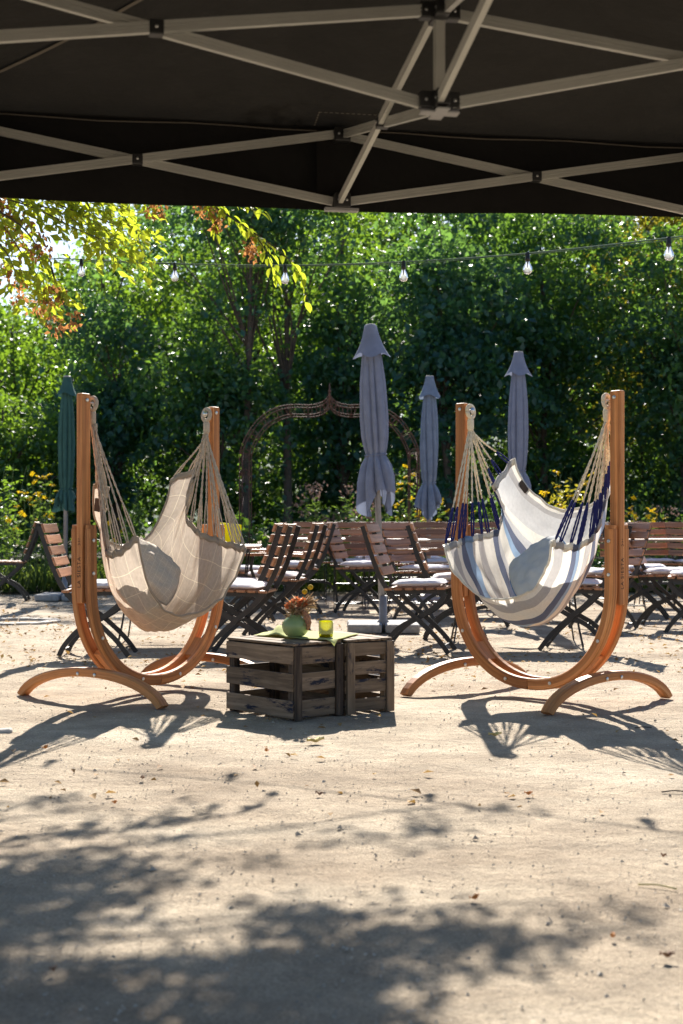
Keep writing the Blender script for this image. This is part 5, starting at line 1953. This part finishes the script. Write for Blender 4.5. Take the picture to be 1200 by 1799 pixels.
# ------------------------------------------------------------------ string lights
cab = [(-180, 432, 10.4), (0, 448, 10.0), (143, 456, 9.65), (307, 463, 9.2), (501, 466, 8.75), (709, 460, 8.27), (927, 445, 7.8), (1175, 418, 7.3), (1330, 398, 7.0), (1600, 350, 6.6)]
cw = [W(*c) for c in cab]
sl = thing('string_light', 'string of clear bulbs on a thin green cable across the trees', 'string lights', (cw[4].x, cw[4].y, 0))
org = Vector((cw[4].x, cw[4].y, 0))
sp_ = smooth_path([c - org for c in cw], 8)
mb = MB()
mb.tube(sp_, 0.0038, 6)
sp2 = [p + Vector((0.006 * math.sin(i * 0.7), 0.006 * math.cos(i * 0.9), -0.008 - 0.004 * math.sin(i * 0.5))) for i, p in enumerate(sp_)]
mb.tube(sp2, 0.0022, 5)
mb.build('cable', M['cable'], sl, True)
for k in (2, 3, 4, 5, 6, 7):
    c = cw[k] - org
    mb = MB()
    mb.lathe([(0.0, 0.007), (0.010, 0.005), (0.0125, -0.004), (0.0115, -0.024), (0.0145, -0.027), (0.0145, -0.041), (0.0, -0.041)], 14, c)
    so_ = mb.build('socket', M['black_plastic'], sl, True)
    mb = MB()
    mb.lathe([(0.011, -0.041), (0.0115, -0.051), (0.017, -0.062), (0.0235, -0.076), (0.026, -0.090), (0.0235, -0.103), (0.015, -0.113), (0.0, -0.117)], 22, c)
    mb.build('bulb', M['bulb'], so_, True)
    mb = MB()
    mb.tube([c + Vector((0, 0, -0.046)), c + Vector((0, 0, -0.075))], [0.006, 0.003], 8)
    mb.build('glass_stem', M['cushion'], so_, True)

# ------------------------------------------------------------------ the hornbeam whose branches hang into view and shade the foreground
TB = Vector((-4.1, 9.6, 0))
horn = thing('shade_tree', 'hornbeam tree with hanging yellow green branches and brown seed clusters at upper left', 'tree', TB)
g = np.random.default_rng(77)
mb = MB()
trunk = smooth_path([Vector((0, 0, -0.1)), Vector((0.05, 0, 1.2)), Vector((0.15, -0.05, 2.6)), Vector((0.3, -0.1, 4.2)), Vector((0.4, -0.1, 6.0))], 5)
mb.tube(trunk, [0.20 - 0.16 * i / (len(trunk) - 1) for i in range(len(trunk))], 12)
mb.build('trunk', M['bark'], horn, True)
LP, LD, LC_ = [], [], []
SP_, SD_ = [], []
wood = MB()


def leaf_shape(v):
    gg = np.random.default_rng(90 + v)
    mbx = MB()
    P = []
    cur = 0.10 + 0.12 * gg.random()
    for i in range(6):
        f = i / 5
        wd = (math.sin(math.pi * f ** 0.8) * 0.24 + 0.004) * (0.9 + 0.2 * gg.random())
        P.append([Vector((s_ * wd, f, abs(s_) * wd * 0.45 - cur * f * f)) for s_ in (-1, 0, 1)])
    mbx.grid(P)
    me = mbx.mesh('leaf', M['leaf_hang'])
    at_ = me.attributes.new('tint', 'FLOAT', 'POINT')
    at_.data.foreach_set('value', [0.05 + 0.2 * v] * len(me.vertices))
    return me


LSH = [leaf_shape(v) for v in range(5)]


def spray(pts, r0, step=0.028, jit=0.035, dens=1, single=False):
    """a twig with leaves along it; points in world"""
    pth = smooth_path([Vector(p) - TB for p in pts], 6)
    wood.tube(pth, [max(0.0012, r0 * (1 - 0.9 * i / (len(pth) - 1))) for i in range(len(pth))], 5)
    cl = g.random()
    for i in range(len(pth) - 1):
        d = pth[i + 1] - pth[i]
        n = max(1, int(d.length / step * dens))
        dn = d.normalized()
        for k in range(n):
            p = pth[i].lerp(pth[i + 1], (k + g.random()) / n)
            s = 1 if g.random() < 0.5 else -1
            sd_ = dn.cross(Vector((0, 0, 1)))
            sd_ = sd_.normalized() if sd_.length > 0.05 else Vector((1, 0, 0))
            if single:
                o = put('leaf', LSH[int(g.integers(5))], horn, 0, p + Vector((g.normal(), g.normal(), g.normal())) * jit * 0.6)
                q_ = (dn * 0.9 + sd_ * s * 0.9 + Vector((g.normal() * 0.3, g.normal() * 0.3, -0.6 + 0.3 * g.normal()))).to_track_quat('Y', 'Z')
                o.rotation_euler = (q_ @ Vector((0, 0, 1)).rotation_difference(Vector((g.normal() * 0.3, 0, 1)))).to_euler()
                o.scale = (g.uniform(0.045, 0.082),) * 3
                continue
            LP.append(tuple(p + Vector((g.normal(), g.normal(), g.normal())) * jit))
            LD.append(tuple(dn * 0.9 + sd_ * s * 1.0 + Vector((0, 0, -0.45))))
            LC_.append(cl)


def seeds(p, n=30, ln=0.11):
    p = Vector(p) - TB
    Q = np.stack([g.normal(size=n) * 0.022, g.normal(size=n) * 0.022, -ln * g.random(n)], 1)
    D = np.stack([g.normal(size=n) * 0.5, g.normal(size=n) * 0.5, np.full(n, -0.8)], 1)
    put('seed_cluster', leaf_mesh('seed_cluster', Q, g.uniform(0.025, 0.045, n), M['seed'], D=D, seed=int(g.integers(9999)), aspect=0.28), horn, 0, p)


# the branches the camera sees
def wp(*L):
    return [W(*q) for q in L]


spray(wp((300, 250, 8.6), (345, 335, 8.4), (400, 378, 8.2), (447, 412, 8.1), (478, 462, 8.0), (490, 500, 8.0)), 0.008, 0.016, 0.018, 1.0, True)
spray(wp((440, 405, 8.1), (490, 440, 8.05), (525, 478, 8.0), (543, 535, 7.95)), 0.005, 0.030, 0.018, 1, True)
spray(wp((330, 300, 8.4), (370, 350, 8.3), (430, 362, 8.2), (470, 375, 8.1)), 0.006, 0.022, 0.03, 1, True)
spray(wp((350, 330, 8.3), (378, 380, 8.2), (382, 412, 8.2)), 0.004, 0.035, 0.012, 1, True)
spray(wp((240, 280, 8.6), (250, 350, 8.5), (285, 385, 8.4)), 0.005, 0.03, 0.03, 1, True)
for q in ([(-150, 260, 8.2), (-40, 330, 8.0), (60, 365, 7.9), (130, 400, 7.8), (200, 432, 7.7), (268, 478, 7.6)],
          [(-120, 300, 8.0), (-20, 370, 7.9), (25, 425, 7.8), (60, 485, 7.7), (95, 555, 7.6)],
          [(-20, 360, 7.9), (40, 400, 7.8), (70, 450, 7.75), (60, 500, 7.7)],
          [(60, 300, 8.4), (130, 360, 8.2), (190, 390, 8.1), (235, 400, 8.0), (250, 440, 7.9)],
          [(120, 300, 8.6), (160, 370, 8.4), (180, 430, 8.3), (230, 470, 8.2)],
          [(-100, 340, 7.7), (-10, 420, 7.6), (20, 460, 7.6), (35, 520, 7.5)],
          [(180, 290, 8.5), (210, 360, 8.4), (240, 420, 8.3), (275, 430, 8.2)],
          [(-60, 280, 8.2), (30, 350, 8.1), (100, 370, 8.0), (160, 410, 7.9), (185, 450, 7.8)],
          [(0, 310, 8.3), (80, 350, 8.1), (150, 380, 8.0), (215, 425, 7.9)],
          [(-80, 320, 8.3), (-10, 370, 8.2), (20, 400, 8.1), (45, 440, 8.0)],
          [(90, 470, 7.7), (105, 520, 7.65), (122, 550, 7.6)],
          [(60, 340, 8.2), (110, 350, 8.1), (170, 352, 8.0), (235, 372, 7.9)]):
    spray(wp(*q), 0.007, 0.011, 0.055, 1.5)
for q in ((12, 370, 7.9), (50, 380, 7.9), (70, 405, 7.85), (22, 398, 7.8), (10, 460, 7.7), (32, 470, 7.7), (66, 520, 7.7), (88, 500, 7.65), (100, 555, 7.6), (55, 425, 7.8), (72, 425, 7.8), (130, 545, 7.6), (85, 528, 7.65),
          (372, 365, 8.2), (385, 378, 8.2), (352, 350, 8.3), (438, 415, 8.1), (445, 425, 8.1), (268, 352, 8.4), (280, 356, 8.4), (30, 360, 7.9), (6, 345, 7.9), (35, 500, 7.7), (105, 500, 7.65)):
    seeds(W(*q), 30, 0.10)

# the crown above the tent line: it shades the foreground
k15 = 1 / math.tan(SUN_EL)
limb_pts = []


def crown_spray(xg, yg, z, n_tw=4, rad=0.34, dens=1.0):
    c = Vector((xg, yg + k15 * z, z))
    limb_pts.append(c)
    for k in range(n_tw):
        a = g.random() * 6.28
        e = c + Vector((math.cos(a) * rad * (0.6 + 0.6 * g.random()), math.sin(a) * rad * (0.6 + 0.6 * g.random()), -0.10 + 0.22 * g.random()))
        spray([c, c.lerp(e, 0.5) + Vector((0, 0, 0.05)), e], 0.006, 0.02, 0.045, 1.25 * dens)


def lim(y, z):      # lowest height that stays hidden behind the tent valance
    return CAM_H + (912 - 330) / FPX * y + 0.30


ncr = 0
tries = 0
while ncr < 52 and tries < 4000:
    tries += 1
    xg, yg = g.uniform(-2.9, 1.25), g.uniform(1.6, 4.6)
    if yg < 3.25 and xg > 0.35:
        continue
    if xg > -1.9 and mnoise.noise(Vector((xg * 3.4, yg * 3.0, 9.4))) < (0.10 if xg > -0.4 else 0.02):
        continue
    edge = 4.15 - 0.62 * max(-1.5, xg + 0.9)
    if yg > edge - 0.15 * g.random():
        continue
    if xg < -0.2 and yg > 3.7 and xg > -1.8:
        continue
    if xg > -0.35 and g.random() < 0.50:
        continue
    z = g.uniform(3.1, 4.2)
    if z < lim(yg + k15 * z, z):
        continue
    crown_spray(xg, yg, z, 5, 0.26)
    ncr += 1
ncr = tries = 0
while ncr < 80 and tries < 6000:
    tries += 1
    xg, yg = g.uniform(-1.7, 0.62), g.uniform(2.3, 4.3)
    edge = 4.28 - 0.62 * max(-1.0, xg + 0.9)
    if yg > edge - 0.5 * g.random() ** 2:
        continue
    if mnoise.noise(Vector((xg * 3.0, yg * 2.6, 4.4))) < (0.07 if xg > -0.3 else -0.03):
        continue
    z = (1.13 + 0.233 * yg) / (1 - 0.233 * k15) + g.uniform(0, 0.55)
    crown_spray(xg, yg, z, 5, 0.22)
    ncr += 1
for xg, yg in ((-0.75, 4.72), (-0.45, 4.5), (0.42, 4.55), (0.5, 4.75), (0.15, 4.35), (-0.1, 4.05), (0.62, 3.55), (-0.95, 4.9), (0.35, 4.2), (0.72, 3.3)):
    crown_spray(xg, yg, 3.7, 2, 0.16, 0.55)
for k in range(60):        # rest of the crown, left of the picture and above
    x, y, z = g.uniform(-7.2, -2.6), g.uniform(6.6, 12.2), g.uniform(3.4, 6.4)
    crown_spray(x, y - k15 * z, z, 4, 0.5)
for c in limb_pts[::3]:
    a = trunk[min(len(trunk) - 1, max(14, int(14 + (c.z - 3.0) * 2)))] + TB
    mid = a.lerp(c, 0.5) + Vector((0, 0, 0.35))
    pth = smooth_path([a - TB, mid - TB, c - TB], 5)
    wood.tube(pth, [max(0.006, 0.045 * (1 - 0.88 * i / (len(pth) - 1))) for i in range(len(pth))], 6)
for c in (W(300, 250, 8.6), W(-150, 260, 8.2), W(60, 300, 8.4), W(-100, 320, 8.0)):
    a = trunk[14] + TB
    pth = smooth_path([a - TB, a.lerp(c, 0.5) + Vector((0, 0, 0.25)) - TB, c - TB], 5)
    wood.tube(pth, [max(0.006, 0.018 * (1 - 0.7 * i / (len(pth) - 1))) for i in range(len(pth))], 6)
wood.build('branch', M['bark'], horn, True)
put('crown', leaf_mesh('crown', np.array(LP), g.uniform(0.05, 0.085, len(LP)), M['leaf_hang'], D=np.array(LD), clump=np.array(LC_), seed=78, aspect=0.25, up=1.0), horn)

# ------------------------------------------------------------------ litter, pebbles, single leaves
def litter():
    g = np.random.default_rng(55)
    n = 9000
    y = 4.5 + 13.5 * g.random(n) ** 0.75
    x = (g.random(n) - 0.5) * (0.56 * y + 1.2)
    pn = np.array([mnoise.noise(Vector((a_ * 0.9, b_ * 0.9, 8.0))) + 0.6 * mnoise.noise(Vector((a_ * 2.6, b_ * 2.6, 2.0))) for a_, b_ in zip(x, y)])
    keep = g.random(n) < np.where(y > 8.3, 1.0, 0.22) * np.clip(0.45 + 2.2 * pn, 0.05, 1.6)
    x, y = x[keep], y[keep]
    m = len(x)
    P = np.stack([x, y, np.full(m, 0.006)], 1)
    D = np.stack([g.normal(size=m) * 2, g.normal(size=m) * 2, np.full(m, 0.12)], 1)
    me = leaf_mesh('leaf_litter', P, g.uniform(0.015, 0.05, m), M['litter'], D=D, up=5.0, seed=56, aspect=0.3, fold=0.2)
    tag(put('leaf_litter', me), 'small dry leaves scattered over the gravel among the chairs', None, None, 'stuff')
    n = 6500
    y = 2.3 + 10 * g.random(n) ** 1.3
    x = (g.random(n) - 0.5) * (0.56 * y + 0.8)
    s = g.uniform(0.002, 0.0055, n) * (1 + 0.9 * (g.random(n) > 0.96))
    base = np.array([[1, 0, 0], [-0.5, 0.87, 0], [-0.5, -0.87, 0], [0, 0, 0.8]])
    V = np.stack([x, y, np.full(n, 0.0)], 1)[:, None, :] + base[None] * s[:, None, None] * g.uniform(0.7, 1.3, (n, 4, 1)) + g.normal(size=(n, 4, 3)) * s[:, None, None] * 0.2
    F = (np.arange(n) * 4)[:, None, None] + np.array([[0, 1, 3], [1, 2, 3], [2, 0, 3]])[None]
    me = bpy.data.meshes.new('pebbles')
    me.from_pydata(V.reshape(-1, 3).tolist(), [], F.reshape(-1, 3).tolist())
    me.materials.append(M['pebble'])
    tag(put('pebbles', me), 'fine pebbles in the sandy ground', None, None, 'stuff')


litter()


def single_leaf(px, py, mat, size, ang, label):
    Y = CAM_H * FPX / (py - HY)
    X = (px - 600) / FPX * Y
    mb = MB()
    P = []
    for i in range(9):
        f = i / 8
        wd = math.sin(math.pi * f ** 0.8) * 0.30 * size + 0.0005
        P.append([Vector((size * (f - 0.5), s * wd, 0.010 + size * 0.16 * abs(s) ** 1.5 + size * 0.18 * (f - 0.5) ** 2 + 0.004 * math.sin(f * 9 + s))) for s in (-1, -0.5, 0, 0.5, 1)])
    mb.grid(P)
    o = mb.build('fallen_leaf', M[mat], smooth=True, loc=(X, Y, 0))
    so = o.modifiers.new('thickness', 'SOLIDIFY')
    so.thickness = 0.001
    o.rotation_euler = (R(random.uniform(-12, 12)), R(random.uniform(-10, 10)), R(ang))
    tag(o, label, 'leaf', 'large fallen leaves on the open sand')


for a in [(555, 1307, 'tan_leaf', 0.075, 5, 'pale yellow fallen leaf on the sand in front of the crates'),
          (835, 1585, 'orange_leaf', 0.030, 30, 'orange fallen leaf standing out on the sand at lower right'),
          (1172, 1688, 'brown_leaf', 0.034, 10, 'dark brown leaf at the lower right edge'),
          (1075, 1652, 'orange_leaf', 0.018, 70, 'tiny orange leaf near the shadow tip at lower right'),
          (928, 1400, 'orange_leaf', 0.032, 20, 'curled orange leaf below the striped swing shadow'),
          (468, 1323, 'orange_leaf', 0.030, 100, 'upright rusty leaf below the crates'),
          (448, 1243, 'orange_leaf', 0.045, 160, 'rust leaf in the crate shadow'),
          (200, 1415, 'orange_leaf', 0.022, 45, 'small rust leaf on the left sand'),
          (80, 1318, 'orange_leaf', 0.035, 60, 'rust leaf beside the beige swing shadow'),
          (250, 1371, 'brown_leaf', 0.024, 80, 'small brown leaf below the beige swing shadow'),
          (560, 1400, 'brown_leaf', 0.028, 5, 'thin brown leaf on the bright sand below the crates'),
          (870, 1296, 'tan_leaf', 0.060, 12, 'pale leaf lying in the striped swing shadow'),
          (1165, 1510, 'brown_leaf', 0.022, 120, 'small dark leaf at the right edge of the sand'),
          (95, 1712, 'brown_leaf', 0.016, 20, 'tiny dark leaf in the lower left shade')]:
    single_leaf(*a)

# twigs
for i, (px, py, ln, ang, lab) in enumerate([(1155, 1560, 0.10, -25, 'thin pale twig on the sand at right'), (1185, 1393, 0.09, 5, 'dark twig at the right edge below the striped swing'),
                                            (1130, 1280, 0.08, 12, 'short twig beside the striped swing shadow')]):
    Y = CAM_H * FPX / (py - HY)
    mb = MB()
    mb.tube(smooth_path([(-ln / 2, 0, 0.004), (0, 0.006, 0.007), (ln / 2, -0.004, 0.004)], 4), 0.0025, 6)
    o = mb.build('twig', M['bark'] if i else M['tan_leaf'], smooth=True, loc=((px - 600) / FPX * Y, Y, 0))
    o.rotation_euler = (0, 0, R(ang))
    tag(o, lab, 'twig', 'small twigs on the sand')

# round stone edging and a half buried kerb stone at the left
yr = CAM_H * FPX / (1093 - HY)
tr = thing('stone_ring', 'flat ring of pale stones set in the ground at the left edge', 'stone ring', ((30 - 600) / FPX * yr, yr, 0))
for k in range(18):
    a0, a1 = 6.283 * k / 18 + 0.02, 6.283 * (k + 1) / 18 - 0.02
    mb = MB()
    pts = [(r * math.cos(a), r * math.sin(a)) for r, a in ((0.27, a0), (0.40, a0), (0.40, a1), (0.27, a1))]
    h = 0.014 + 0.006 * random.random()
    mb.add([(x, y, -0.01) for x, y in pts] + [(x, y, h) for x, y in pts], [(4, 5, 6, 7), (0, 1, 5, 4), (1, 2, 6, 5), (2, 3, 7, 6), (3, 0, 4, 7)])
    mb.build('stone', M['stone_pale'], tr, bevel=0.005)
yk = CAM_H * FPX / (1286 - HY)
mb = MB()
mb.box((0, 0, 0.0), (0.10, 0.05, 0.03))
o = mb.build('kerb_stone', M['stone_pale'], bevel=0.012, loc=((2 - 600) / FPX * yk, yk, 0.0))
o.rotation_euler = (R(4), R(-3), R(6))
tag(o, 'half buried pale stone at the left edge of the sand', 'stone')
